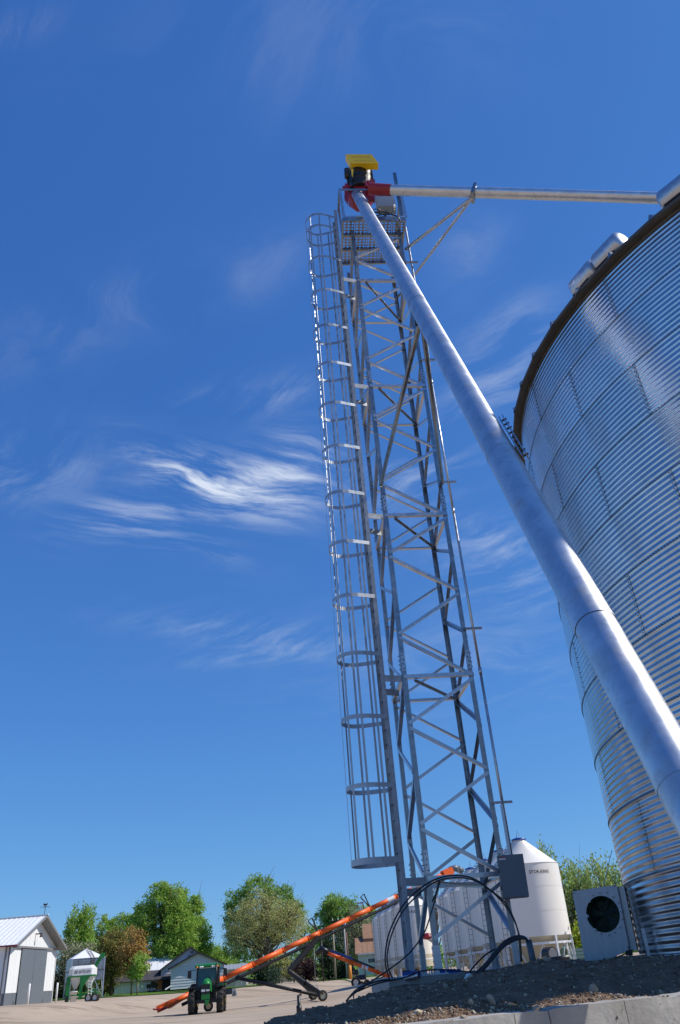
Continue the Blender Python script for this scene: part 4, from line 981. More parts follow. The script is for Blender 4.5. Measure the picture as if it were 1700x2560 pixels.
# ------------------------------------------------------------------ tractor (faces the camera)
tp = xy(519, 67.5, 2525); tz = ground(tp.x, tp.y)
tr = thing('tractor', 'green farm tractor with black cab facing the camera, hitched at the orange auger', 'tractor', (0, 0, 0))
def lbox(name, c, s, m_, par=None, sm=False, rot=None, **k): return part(name, MB().box(c, s, rot), m_, par or tr, sm, **k)
hood = MB(); Ks = [(-.85, .50, 1.25, 2.08), (-1.9, .47, 1.25, 2.04), (-2.4, .43, 1.35, 1.95), (-2.52, .34, 1.45, 1.84)]
for (y, w_, z0_, z1_) in Ks:
    wv = w_/1; 
    for k in range(9):
        th = math.pi*k/8; hood.v.append(Vector((-math.cos(th)*wv*.72, y, z0_+(z1_-z0_)*(.35+.65*math.sin(th)))) if 0 < k < 8 else Vector((-math.cos(th)*wv*.72, y, z0_)))
for j in range(3):
    for k in range(8): q = j*9+k; hood.f.append((q, q+1, q+10, q+9))
hood.f.append(tuple(range(27, 36)))
hd_ = part('hood', hood, green, tr, True)
lbox('grille', (0, -2.42, 1.50), (.62, .22, .40), blackp); lbox('chin', (0, -2.42, .98), (.58, .24, .30), green); lbox('chin_gap', (0, -2.38, 1.2), (.6, .2, .16), blackp) 
lg = lbox('headlight', (-.16, -2.545, 1.34), (.26, .06, .13), lampg); lbox('headlight', (.16, -2.545, 1.34), (.22, .04, .10), lampg)
part('front_weight', MB().prism([(-.05, -2.6, .80), (.28, -2.6, .80), (.20, -2.6, .55), (.02, -2.6, .48)], (0, .15, 0)), green, tr)
lbox('axle', (0, -1.95, .72), (1.7, .22, .22), blackp); lbox('chassis', (0, -1.0, .85), (.62, 2.6, .5), blackp); lbox('firewall', (0, -.86, 1.15), (1.3, .1, .9), blackp); lbox('toolbox', (-.62, -1.1, 1.0), (.35, .5, .5), blackp)
cab = MB()
for sx_ in (-1, 1):
    cab.beam((sx_*.80, -.80, 1.25), (sx_*.72, -.62, 2.72), .09, .10, (0, 1, 0)); cab.beam((sx_*.82, .70, 1.3), (sx_*.74, .62, 2.72), .09, .10, (0, 1, 0)); cab.beam((sx_*.84, 0, 1.3), (sx_*.76, 0, 2.72), .06, .06, (0, 1, 0))
cab.box((0, -.75, 1.3), (1.6, .12, .2)); cab.box((0, .65, 1.4), (1.6, .12, .3))
part('cab_frame', cab, blackp, tr)
part('windscreen', MB().prism([(-.74, -.79, 1.4), (.74, -.79, 1.4), (.68, -.66, 2.66), (-.68, -.66, 2.66)], (0, .02, 0)), glass, tr)
for s in (-1, 1): part('side_window', MB().prism([(s*.80, -.70, 1.4), (s*.80, .62, 1.4), (s*.73, .58, 2.66), (s*.70, -.58, 2.66)], (s*.02, 0, 0)), glass, tr)
rf = MB(); 
for k, (e, z) in enumerate(((.0, 2.70), (.06, 2.74), (.06, 2.86), (-.10, 2.93))):
    for sx_, sy in ((-1, -1), (1, -1), (1, 1), (-1, 1)): rf.v.append(Vector((sx_*(.84+e), sy*(.82+e), z)))
for k in range(3):
    for i in range(4): rf.f.append((4*k+i, 4*k+(i+1) % 4, 4*k+4+(i+1) % 4, 4*k+4+i))
rf.f.append((3, 2, 1, 0)); rf.f.append((12, 13, 14, 15)); part('roof', rf, green, tr)
for x_, m_ in ((-.74, amber), (.74, amber), (-.5, lampg), (.5, lampg), (-.36, lampg), (.36, lampg)): part('roof_light', MB().tube([(x_, -.86, 2.74), (x_, -.93, 2.74)], .07, 10), m_, tr, True)
lbox('seat', (0, .2, 1.55), (.5, .5, .3), blackp); lbox('seat_back', (0, .45, 1.85), (.5, .12, .6), blackp); part('steering_wheel', MB().tube([Vector((.2*math.cos(a), -.25+.07*math.sin(a), 1.72+.18*math.sin(a))) for a in [i*math.pi/8 for i in range(17)]], .018, 5), blackp, tr)
part('exhaust', MB().tube([(.66, -.98, 1.3), (.66, -.98, 2.9)], .06, 10), blackp, tr, True)
for s in (-1, 1):
    part('mirror_arm', MB().tube([(s*.8, -.72, 2.6), (s*1.25, -.8, 2.58)], .02, 5), blackp, tr); part('mirror', MB().box((s*1.28, -.82, 2.34), (.26, .06, .46)), blackp, tr)
    part('fender', MB().box((s*1.02, .55, 1.62), (.52, 1.5, .08)), green if s > 0 else blackp, tr); part('front_fender', MB().box((s*.98, -1.95, 1.55), (.50, 1.1, .07)), blackp, tr)
    part('steps', MB().box((s*.95, -.6, .75), (.25, .4, .7)), blackp, tr)
    wheel_parts(tr, (s*.98, -1.95, .72), (1, 0, 0), .72, .44, mat('yellow_rim', (.75, .5, .02), .4) if s < 0 and 'yellow_rim' not in MAT else MAT['yellow_rim'], 14, 'front_wheel')
    wheel_parts(tr, (s*1.02, .75, .88), (1, 0, 0), .88, .5, MAT['yellow_rim'], 16, 'rear_wheel')
tr.location = (tp.x, tp.y, tz); tr.rotation_euler = (0, 0, R(7)); tr.scale = (1, 1, 1.05)
# grey metal step unit / toolbox swung out beside the tractor
t = thing('loader_bucket', 'dark grey metal swing hopper jutting out beside the tractor', 'bucket', (tp.x+1.9, tp.y+1.2, tz))
q0 = atD(563, 2480, 68); q1 = atD(585, 2478, 67.6); part('chute', MB().beam(q0, q1, .5, .35), greyp, t); part('end_plate', MB().prism([atD(578, 2479, 67.5), atD(588, 2477, 67.5), atD(590, 2489, 67.5), atD(581, 2491, 67.5)], (0, .5, 0)), greyp, t); part('arm', MB().beam(atD(552, 2472, 68), q0, .12, .12), blackp, t)
q = atD(557, 2469, 68); 
# ------------------------------------------------------------------ big orange auger
au = thing('grain_auger', 'long orange grain auger slanting up from behind the tractor to the white bins', 'auger', tuple(xy(415, 69)+Vector((0, 0, ground(-15.5, 66.2)))))
G0 = atD(425, 2509, 69.0); G1 = atD(1112, 2184, 79.5)
def gl(t): return G0.lerp(G1, t)
def tpx(px_):
    lo, hi = -.2, 1.2
    for _ in range(40):
        m_ = (lo+hi)/2
        if _projx(gl(m_)) < px_: lo = m_
        else: hi = m_
    return lo
gd = (G1-G0).normalized(); gup = Vector((0, 0, 1)); gup = (gup-gd*gd.z).normalized()
jo = [0]+[tpx(p) for p in (480, 560, 632, 707, 770, 800, 872, 926, 990, 1052)]+[1.0]
for i in range(len(jo)-1):
    part('tube_section', MB().tube([gl(jo[i]), gl(jo[i+1])], .19, 20), orange, au, True)
    if i: part('joint_flange', MB().tube([gl(jo[i])-gd*.035, gl(jo[i])+gd*.035], .225, 16), orange, au)
part('label_stripe', MB().tube([gl(tpx(968)), gl(tpx(984))], .195, 20, caps=False), white, au)
part('drive_shaft', MB().tube([gl(.03)-gup*.42, gl(.99)-gup*.42], .12, 10), blackp, au)
for k in range(18): t_ = .05+k*.052; part('shaft_hanger', MB().beam(gl(t_)-gup*.2, gl(t_)-gup*.45, .05, .12, gd), blackp, au)
for px_, h in ((800-8, 1.15), (922, 1.15), (680, 1.15)):
    t_ = tpx(px_+4); p = gl(t_); apex = p+gup*h*1.0-gd*.55
    part('truss_post', MB().beam(p+gup*.15-gd*.0, apex+gd*.0, .08, .08), blackp, au); part('truss_post', MB().beam(p+gup*.15, apex+gd*.42+gup*.12, .08, .08), blackp, au); part('truss_cross', MB().beam(apex, apex+gd*.42+gup*.12, .05, .05), blackp, au)
# spout head at the top, boot and grate at the bottom
hdp = G1; part('head_box', MB().box(hdp+gd*.3, (1.1, .55, .6), Matrix((gd, gd.cross(gup), gup)).transposed()), orange, au)
part('discharge_spout', MB().tube([hdp+gd*.7+gup*.1, hdp+gd*1.3+gup*.05, hdp+gd*1.75-gup*.35], [.27, .29, .26], 14), greyp, au, True)
part('discharge_cap', MB().tube([hdp+gd*1.5-gup*.05, hdp+gd*1.9-gup*.45], [.28, .30], 12), greyp, au, True)
b0 = atD(404, 2520, 69); part('boot', MB().beam(G0+gd*.3, atD(392, 2524, 69), .42, .42, gup), orange, au)
part('intake_hopper', MB().prism([atD(413, 2505, 69), atD(445, 2497, 69), atD(449, 2503, 69), atD(420, 2522, 69)], (.0, 1.0, 0)), blackp, au)
part('side_rail', MB().tube([atD(446, 2500, 68.8), atD(414, 2519, 68.8), atD(400, 2522, 68.8)], .10, 8), orange, au)
part('hitch', MB().tube([atD(418, 2519, 68.6), atD(400, 2524, 68.6), atD(382, 2523, 68.6)], .06, 6), redp, au)
# undercarriage
top = gl(tpx(793))-gup*.25; el = atD(722, 2428, 71.5)
wa = atD(807, 2497, 69.0); wb = atD(783, 2494, 72.5); gz = ground(wa.x, wa.y); wa.z = gz+.36; wb.z = ground(wb.x, wb.y)+.36
for s, hub in ((-.25, wa), (.45, wb)):
    off = Vector((0, s, 0)); part('upper_arm', MB().beam(top+off, el+off, .24, .32), blackp, au); part('lower_arm', MB().beam(el+off, hub+Vector((0, .0, .05)), .17, .26), blackp, au)
    e2_ = el.lerp(hub, .35); part('sleeve', MB().beam(el.lerp(hub, .12)+off, el.lerp(hub, .5)+off, .22, .28), blackp, au)
part('sleeve', MB().beam(el.lerp(top, .35), el.lerp(top, .62), .3, .34), blackp, au)
part('axle', MB().beam(wa, wb, .14, .14), blackp, au)
part('link_tube', MB().tube([atD(598, 2446, 70.5), atD(800, 2489, 70.3)], .13, 10), blackp, au, True)
part('link_bracket', MB().box(atD(596, 2445, 70.5), (.4, .3, .3)), blackp, au)
for hub in (wa, wb): wheel_parts(au, hub, Vector((.35, -1, 0)), .37, .24, rimm, 0)
wl = atD(521, 2513, 71); wheel_parts(au, (wl.x, wl.y, ground(wl.x, wl.y)+.34), (.3, -1, 0), .36, .24, rimm)
# black jack post near the dirt
jp = atD(748, 2530, 40); t = thing('jack_stand', 'black jack post standing on the yard in front of the auger wheels', 'jack', (jp.x, jp.y, ground(jp.x, jp.y)))
zz0 = ground(jp.x, jp.y); q = atD(747, 2488, 40)
part('post', MB().tube([Vector((jp.x, jp.y, zz0)), Vector((jp.x, jp.y, q.z))], .075, 10), blackp, t, True); part('sleeve', MB().tube([Vector((jp.x, jp.y, zz0+.35)), Vector((jp.x, jp.y, zz0+.62))], .12, 10), blackp, t, True)
part('crank', MB().tube([Vector((jp.x-.02, jp.y, q.z-.02)), Vector((jp.x+.1, jp.y, q.z+.03)), Vector((jp.x+.12, jp.y, q.z-.02))], .04, 6), blackp, t)
# ------------------------------------------------------------------ second orange auger
a2 = thing('swing_auger', 'smaller orange auger with a blue guard on top, sloping down right to the white bins', 'auger', tuple(xy(904, 88)+Vector((0, 0, ground(-1.5, 88)))))
H0 = atD(818, 2382, 87); H1 = atD(975, 2442, 86)
for i in range(5): part('tube_section', MB().tube([H0.lerp(H1, i/5), H0.lerp(H1, (i+1)/5)], .17, 14), orange, a2, True)
for i in range(1, 5): part('joint_flange', MB().tube([H0.lerp(H1, i/5-.006), H0.lerp(H1, i/5+.006)], .22, 12), orange, a2)
hdv = (H1-H0).normalized(); hup = (Vector((0, 0, 1))-hdv*hdv.z).normalized()
part('belt_guard', MB().beam(H0.lerp(H1, .05)+hup*.28, H0.lerp(H1, .40)+hup*.30, .14, .2, hup), bluep, a2); part('white_stripe', MB().tube([H0.lerp(H1, .56), H0.lerp(H1, .66)], .175, 14, caps=False), white, a2)
part('upper_shaft', MB().tube([H0.lerp(H1, -.02)+hup*.35, H0.lerp(H1, .75)+hup*.22], .08, 8), blackp, a2)
part('discharge_head', MB().tube([H0+hup*.05+hdv*.1, H0-hdv*.6+hup*.15, H0-hdv*1.0-hup*.45], [.26, .3, .24], 12), blackp, a2, True)
w1 = atD(903, 2465, 86.5); w1.z = ground(w1.x, w1.y)+.30; w2_ = atD(916, 2454, 90); w2_.z = ground(w2_.x, w2_.y)+.33
wheel_parts(a2, w1, (.3, -1, 0), .32, .2, rimm); wheel_parts(a2, w2_, (.3, -1, 0), .34, .2, rimm)
for t_, hub in ((.38, w1), (.60, w2_)): part('frame_leg', MB().beam(H0.lerp(H1, t_), hub, .09, .12), blackp, a2)
part('frame_leg', MB().beam(H0.lerp(H1, .95), w1, .08, .1), blackp, a2); part('axle', MB().beam(w1, w2_, .1, .1), blackp, a2)
# small black machinery beside it
q = atD(900, 2428, 95); t = thing('compact_tractor', 'small dark blue tractor parked in front of the pale green house', 'tractor', (q.x, q.y, ground(q.x, q.y)))
zz0 = ground(q.x, q.y); part('body', MB().box((q.x, q.y, zz0+.9), (1.1, .6, .45)), mat('dark_navy_paint', (.01, .02, .06), .4), t); part('seat', MB().box((q.x-.4, q.y, zz0+1.4), (.4, .5, .5)), blackp, t); part('roll_bar', MB().tube([(q.x-.7, q.y-.3, zz0+1), (q.x-.7, q.y-.3, zz0+1.9), (q.x-.7, q.y+.3, zz0+1.9), (q.x-.7, q.y+.3, zz0+1)], .05, 6), blackp, t)
for dx_, rr in ((-.5, .5), (.65, .35)): wheel_parts(t, (q.x+dx_, q.y-.5, zz0+rr), (0, 1, 0), rr, .25, rimw)

# ------------------------------------------------------------------ machine barn
bn = thing('machine_barn', 'white steel barn with a tall grey double sliding door at the left edge', 'barn', (-32.6, 84.3, 1.35))
X = -32.6; y0, y1 = 78.5, 90.2; ym = 84.35; zb, zE, zR = 1.2, 6.0, 8.45; Lb = 22
# gable wall sheets with ribs
def gz_(y): return zE+(zR-zE)*(1-abs(y-ym)/((y1-y0)/2))
wm = MB(); yy = y0
wsheet = white
ribs = np.arange(y0, y1-.01, .9)
for a in ribs:
    b_2 = min(a+.885, y1)
    zlow = 2.28 if not (81.2 < (a+b_2)/2 < 87.5) else 5.9
    part('wall_sheet', MB().prism([(X, a, zlow), (X, b_2, zlow), (X, b_2, gz_(b_2)), (X, a, gz_(a))] if not (a < ym < b_2) else [(X, a, zlow), (X, b_2, zlow), (X, b_2, gz_(b_2)), (X, ym, zR), (X, a, gz_(a))], (-.08, 0, 0)), white, bn)
    if not (81.2 < (a+b_2)/2 < 87.5): part('wainscot_sheet', MB().prism([(X, a, zb), (X, b_2, zb), (X, b_2, 2.27), (X, a, 2.27)], (-.08, 0, 0)), barngrey, bn)
part('inner_wall', MB().prism([(X-.1, y0+.02, zb), (X-.1, y1-.02, zb), (X-.1, y1-.02, zE), (X-.1, ym, zR-.05), (X-.1, y0+.02, zE)], (-.05, 0, 0)), trimg, bn)
for a, b_2 in ((81.2, 84.33), (84.37, 87.5)):
    dr_ = part('sliding_door', MB().box((X+.09, (a+b_2)/2, (zb+.1+5.75)/2), (.06, b_2-a, 5.75-zb-.1)), barngrey, bn)
    for k in range(1, 1): part('door_rib', MB().box((X+.125, a+(b_2-a)*k/4, 3.5), (.012, .03, 4.4)), barngrey, dr_)
part('door_track', MB().box((X+.12, (y0+y1)/2+.2, 5.87), (.14, y1-y0-.8, .16)), trimg, bn)
part('corner_trim', MB().box((X+.02, y0+.03, 3.6), (.12, .12, 4.7)), barngrey, bn); part('corner_trim', MB().box((X+.02, y1-.03, 3.6), (.12, .1, 4.7)), white, bn)
# long wall facing the camera
for k in range(10): part('side_sheet', MB().box((X-1.12-k*2.2, y0, 3.9), (2.17, .08, 3.9+.3)), white, bn); part('side_wainscot', MB().box((X-1.12-k*2.2, y0-.005, 1.72), (2.17, .08, 1.1)), barngrey, bn)
part('downpipe', MB().box((X-.25, y0-.1, 3.8), (.12, .1, 4.6)), trimg, bn)
# roof: ribbed sheets
ov = .9; sl_ = (zR-zE)/((y1-y0)/2)
for s in (-1, 1):
    for k in range(24):
        x0 = X+ov-k*.95; 
        if s > 0 and k > 3: continue
        ye = ym+s*((y1-y0)/2+.55); ze_ = zR-sl_*((y1-y0)/2+.55)+.16
        b = MB().prism([(x0, ym, zR+.16), (x0, ye, ze_), (x0, ye, ze_-.1), (x0, ym, zR+.06)], (-.94, 0, 0)); b.prism([(x0, ym, zR+.2), (x0, ye, ze_+.04), (x0, ye, ze_), (x0, ym, zR+.16)], (-.07, 0, 0)); b.prism([(x0-.47, ym, zR+.19), (x0-.47, ye, ze_+.03), (x0-.47, ye, ze_), (x0-.47, ym, zR+.16)], (-.05, 0, 0))
        part('roof_sheet', b, metalroof, bn)
    ye = ym+s*((y1-y0)/2+.6); ze_ = zR-sl_*((y1-y0)/2+.6)+.12
    part('rake_trim', MB().prism([(X+ov+.02, ym, zR+.22), (X+ov+.02, ye, ze_+.1), (X+ov+.02, ye, ze_-.12), (X+ov+.02, ym, zR-.02)], (-.05, 0, 0)), trimg, bn)
    part('soffit', MB().prism([(X+ov-.03, ym, zR+.04), (X+ov-.03, ye, ze_-.06), (X, ye, ze_-.06), (X, ym, zR+.04)], (0, 0, -.03)), trimg, bn)
part('ridge_cap', MB().box((X+ov-11, ym, zR+.22), (22.2, .4, .05)), metalroof, bn)
part('back_roof', MB().prism([(X+ov-3.8, ym, zR+.16), (X+ov-3.8, y1+.5, zE-.05), (X+ov-3.8, y1+.5, zE-.15), (X+ov-3.8, ym, zR+.06)], (-18.8, 0, 0)), metalroof, bn)
part('rear_wall', MB().box((X-11, y1, 3.6), (21.8, .1, 4.9)), white, bn)
part('gutter', MB().box((X+ov-11, y0-.62, zE-.12), (22, .12, .12)), redp, bn)
lp = part('yard_lamp', MB().box((X+.3, ym-.1, 7.05), (.6, .12, .1)), darkm, bn); part('lamp_head', MB().tube([(X+.55, ym-.1, 7.05), (X+.55, ym-.1, 6.75)], [.1, .16], 10), darkm, lp)
wv = thing('weathervane', 'small dark weathervane on the barn roof peak', 'weathervane', (X+ov-.3, ym, zR+.2)); q = Vector((X+ov-.3, ym, zR+.2))
part('rod', MB().tube([q, q+Vector((0, 0, 1.0))], .03, 5), darkm, wv); part('crossbar', MB().beam(q+Vector((-.4, -.3, .7)), q+Vector((.4, .3, .7)), .04, .04), darkm, wv); part('crossbar', MB().beam(q+Vector((-.3, .4, .7)), q+Vector((.3, -.4, .7)), .04, .04), darkm, wv)
part('rooster', MB().prism([q+Vector((-.22, 0, .85)), q+Vector((0, 0, .8)), q+Vector((.18, 0, .88)), q+Vector((.2, 0, 1.1)), q+Vector((.08, 0, .95)), q+Vector((-.2, 0, 1.05))], (0, .04, 0)), darkm, wv)
for (px_, D, lb) in ((46, 82.0, 'white bollard post left, in front of the grey barn door'), (108, 87.8, 'white bollard post right, at the far edge of the grey barn door')):
    p = xy(px_, D, 2500); p.x = X+1.3; zz0 = ground(p.x, p.y); p.y = {46: 80.8, 108: 87.9}[px_]
    solo('bollard', MB().tube([(p.x, p.y, 1.0), (p.x, p.y, 2.85), (p.x, p.y, 2.9)], [.09, .09, .03], 10), white, lb, 'bollard', 'white bollards by the barn door', smooth=True)
# ------------------------------------------------------------------ seed wagon
wp = xy(202, 88.5, 2500); wz = ground(wp.x, wp.y)-.05
sw = thing('seed_wagon', 'green wheeled seed wagon with a white twin hopper tank beside the barn', 'wagon', (0, 0, 0))
tk = MB(); ring = []
for (sx_, sy, z) in ((1.45, .95, 2.35), (1.45, .95, 2.95), (1.15, .7, 3.22)):
    ring.append([(-sx_, -sy*.6, z), (-sx_*.7, -sy, z), (sx_*.7, -sy, z), (sx_, -sy*.6, z), (sx_, sy*.6, z), (sx_*.7, sy, z), (-sx_*.7, sy, z), (-sx_, sy*.6, z)])
tk.add(sum(ring, []), [(8*j+i, 8*j+(i+1) % 8, 8*j+8+(i+1) % 8, 8*j+8+i) for j in range(2) for i in range(8)]+[tuple(range(16, 24))]); part('tank', tk, white, sw)
for s in (-.72, .72): part('hopper_cone', MB().add([(s-.68, -.88, 2.36), (s+.68, -.88, 2.36), (s+.68, .88, 2.36), (s-.68, .88, 2.36), (s-.15, -.15, 1.25), (s+.15, -.15, 1.25), (s+.15, .15, 1.25), (s-.15, .15, 1.25)], [(0, 1, 5, 4), (1, 2, 6, 5), (2, 3, 7, 6), (3, 0, 4, 7), (4, 5, 6, 7)]), white, sw)
part('tank_lid', MB().box((0, 0, 3.27), (1.9, .8, .1)), darkm, sw)
part('rim_frame', MB().box((0, -.92, 2.3), (2.8, .1, .14)), green, sw); part('rim_frame', MB().box((0, .92, 2.3), (2.8, .1, .14)), green, sw); part('rim_frame', MB().box((1.38, 0, 2.3), (.1, 1.7, .14)), green, sw); part('rim_frame', MB().box((-1.38, 0, 2.3), (.1, 1.7, .14)), green, sw)
part('gooseneck', MB().box((-1.40, -.7, 1.25), (.42, .25, 2.1)), green, sw); part('post', MB().box((0.0, -.85, 1.3), (.32, .12, 2.0)), green, sw); part('post', MB().prism([(0, -.95, 2.25), (.9, -.95, 2.25), (.1, -.95, 1.3), (-.05, -.95, 1.3)], (0, .05, 0)), green, sw)
part('chassis', MB().box((.3, 0, .72), (2.9, .9, .22)), green, sw); part('fender', MB().box((1.2, -.75, 1.0), (1.3, .4, .12)), green, sw)
part('conveyor', MB().beam((1.0, -.2, 2.6), (1.9, -.3, 4.0), .32, .32), green, sw); part('conveyor_head', MB().box((2.0, -.3, 4.0), (.45, .4, .45)), green, sw)
part('jack_leg', MB().box((-1.42, -.7, .35), (.30, .3, .7)), blackp, sw)
lad = MB()
for s in (-.17, .17): lad.tube([(1.0+s, -1.05, .6), (.95+s, -1.0, 1.9)], .03, 5)
for k in range(5): lad.tube([(.82, -1.05, .75+k*.26), (1.16, -1.05, .75+k*.26)], .025, 4)
part('ladder', lad, white, sw)
for xw in (.85, 1.55):
    for s in (-.85, .85): wheel_parts(sw, (xw, s, .38), (0, -1, 0), .38, .26, rimw)
def flat_text(txt, size, m_, parent, org, ex_, ez_, xs=1.0):
    cu = bpy.data.curves.new('t', 'FONT'); cu.body = txt; cu.size = size; cu.align_x = 'CENTER'; cu.resolution_u = 1; cu.offset = size*.02; cu.shear = .3
    to = bpy.data.objects.new('t', cu); C.objects.link(to); bpy.context.view_layer.update()
    me = bpy.data.meshes.new_from_object(to.evaluated_get(bpy.context.evaluated_depsgraph_get())); bpy.data.objects.remove(to)
    b = MB(); b.add([Vector(org)+Vector(ex_)*v.co.x*xs+Vector(ez_)*v.co.y for v in me.vertices], [tuple(p.vertices) for p in me.polygons]); return part('lettering', b, m_, parent)
flat_text('SEED SHUTTLE SS290', .36, blackt, sw, (0, -.957, 2.55), (1, 0, 0), (0, 0, 1), .52)
sw.location = (wp.x, wp.y, wz); sw.rotation_euler = (0, 0, R(12)); sw.scale = (.84, .84, .93)
bp_ = xy(182, 86.0, 2505); zz0 = ground(bp_.x, bp_.y)
bk_ = thing('bucket', 'white plastic bucket standing on the gravel before the seed wagon', 'bucket', (bp_.x, bp_.y, zz0))
part('pail', MB().lathe([(.0, zz0+.01), (.26, zz0), (.30, zz0+.8), (.33, zz0+.8), (.33, zz0+.86), (0, zz0+.86)], (bp_.x, bp_.y, 0), 20), white, bk_, True); part('band', MB().lathe([(.285, zz0+.5), (.30, zz0+.58)], (bp_.x, bp_.y, 0), 20), green, bk_)
# ------------------------------------------------------------------ galvanised square hopper bin on legs
hbp = xy(208, 103, 2480); hz0 = ground(hbp.x, hbp.y)
hb = thing('square_hopper_bin', 'old galvanized square hopper bin with pyramid roof on legs behind the seed wagon', 'grain bin', (0, 0, 0))
S_ = 1.72; e0 = 3.75; e1 = 1.65
for a in range(4):
    rot = Matrix.Rotation(a*math.pi/2, 4, 'Z')
    for k in range(5):
        xk = -S_+k*(2*S_/5)
        part('wall_sheet', MB().box((xk+S_/5, -S_, (e0+e1)/2), (2*S_/5-.03, .05, e0-e1)).xf(rot), galv_old, hb)
    part('roof_panel', MB().add([(-S_-.05, -S_-.05, e0), (0, -S_-.12, e0+.02), (S_+.05, -S_-.05, e0), (0, 0, e0+1.0)], [(0, 1, 3), (1, 2, 3)]).xf(rot), metalroof, hb)
    part('hopper_side', MB().add([(-S_, -S_, e1), (S_, -S_, e1), (.25, -.25, .6), (-.25, -.25, .6)], [(0, 1, 2, 3)]).xf(rot), galv_old, hb)
    part('leg', MB().beam((S_, -S_, 0), (S_, -S_, e0), .12, .12).xf(rot), galv, hb)
    part('girt', MB().beam((-S_, -S_-.05, 2.6), (S_, -S_-.05, 2.6), .05, .08).xf(rot), darkm, hb); part('leg_brace', MB().beam((S_, -S_, .1), (S_*.45, -S_, e1), .06, .06).xf(rot), galv, hb); part('leg_brace', MB().beam((-S_, -S_, .1), (-S_*.45, -S_, e1), .06, .06).xf(rot), galv, hb)
lad = MB()
for s in (-.18, .18): lad.tube([(.4+s, -S_-.15, 1.0), (.4+s, -S_-.15, e0)], .03, 4); lad.tube([(.4+s, -S_-.15, e0), (.1+s, -.3, e0+.95)], .03, 4)
for k in range(14): z_ = 1.1+k*.2; lad.tube([(.2, -S_-.15, z_), (.6, -S_-.15, z_)], .025, 4)
for k in range(5): f_ = (k+.5)/5; lad.tube([(.2-.3*f_, -S_-.15+f_*1.5, e0+.95*f_), (.6-.3*f_, -S_-.15+f_*1.5, e0+.95*f_)], .025, 4)
part('ladder', lad, darkm, hb)
hb.location = (hbp.x, hbp.y, hz0); hb.rotation_euler = (0, 0, R(28))

# ------------------------------------------------------------------ houses and sheds
def gable_house(name, label, px0, px1, D0, D1, zb_, eave, peak, depth, wallm, roofm, boards=True, cat='house', door=None, win=(), over=.35):
    A = xy(px0, D0); B = xy(px1, D1); A.z = B.z = zb_; ex_ = (B-A).normalized(); n_ = Vector((ex_.y, -ex_.x, 0)); W_ = (B-A).length
    t = thing(name, label, cat, tuple((A+B)/2)); M_ = (A+B)/2; U = Vector((0, 0, 1))
    nb = max(3, int(eave/.28)) if boards else 1
    for k in range(nb):
        z0 = eave*k/nb; z1 = eave*(k+1)/nb-.015
        part('board', MB().prism([A+U*z0+n_*.03, B+U*z0+n_*.03, B+U*z1, A+U*z1], -n_*.08), wallm, t)
    part('gable', MB().prism([A+U*eave, B+U*eave, M_+U*peak], -n_*.08), wallm, t)
    for s, P in ((-1, A), (1, B)):
        part('side_wall', MB().beam(P+U*eave/2-n_*.05-ex_*s*.04, P+U*eave/2-n_*depth-ex_*s*.04, .08, eave), wallm, t)
        sl2 = (peak-eave)/(W_/2); e = P+ex_*s*over+U*(eave-sl2*over)
        nt_ = 5
        for k in range(nt_):
            a_ = (M_+U*peak).lerp(e, k/nt_); b_3 = (M_+U*peak).lerp(e, (k+1)/nt_)
            part('shingle_course', MB().prism([a_+U*(.04+.02)+n_*over, b_3+U*.08+n_*over, b_3+U*-.02+n_*over, a_-U*.02+n_*over], -n_*(depth+over*2)), roofm, t)
        part('fascia', MB().prism([(M_+U*(peak+.03))+n_*(over+.04), e+U*.03+n_*(over+.04), e-U*.13+n_*(over+.04), (M_+U*(peak-.13))+n_*(over+.04)], -n_*.035), roofm, t)
    part('rear_wall', MB().prism([A-n_*depth, B-n_*depth, B-n_*depth+U*eave, M_-n_*depth+U*peak, A-n_*depth+U*eave], -n_*.05), wallm, t)
    for (u, z, ww, hh_) in win:
        p = A.lerp(B, u)+U*z+n_*.05; wo_ = part('window', MB().beam(p-ex_*ww/2, p+ex_*ww/2, .06, hh_), trimg, t); part('pane', MB().beam(p-ex_*(ww/2-.06)+n_*.04, p+ex_*(ww/2-.06)+n_*.04, .02, hh_-.12), dglass, wo_)
    return t, A, B, ex_, n_
h1 = gable_house('white_house', 'white sided house with low dark gable roof directly behind the tractor', 427, 560, 113, 113, 1.5, 2.35, 3.75, 3.0, siding, shingle)
gable_house('rear_house_wing', 'taller rear gable wing with an attic window behind the white house', 402, 545, 117, 117, 1.5, 2.3, 4.55, 8, siding, shingle, win=((.53, 3.35, 1.0, .6), (.53, 3.95, .4, .3)))
t, A, B, ex_, n_ = h1; part('downspout', MB().tube([A+Vector((0, 0, .35))+n_*.1, A-ex_*.6+Vector((0, 0, .05))+n_*.3], .08, 8), white, t)
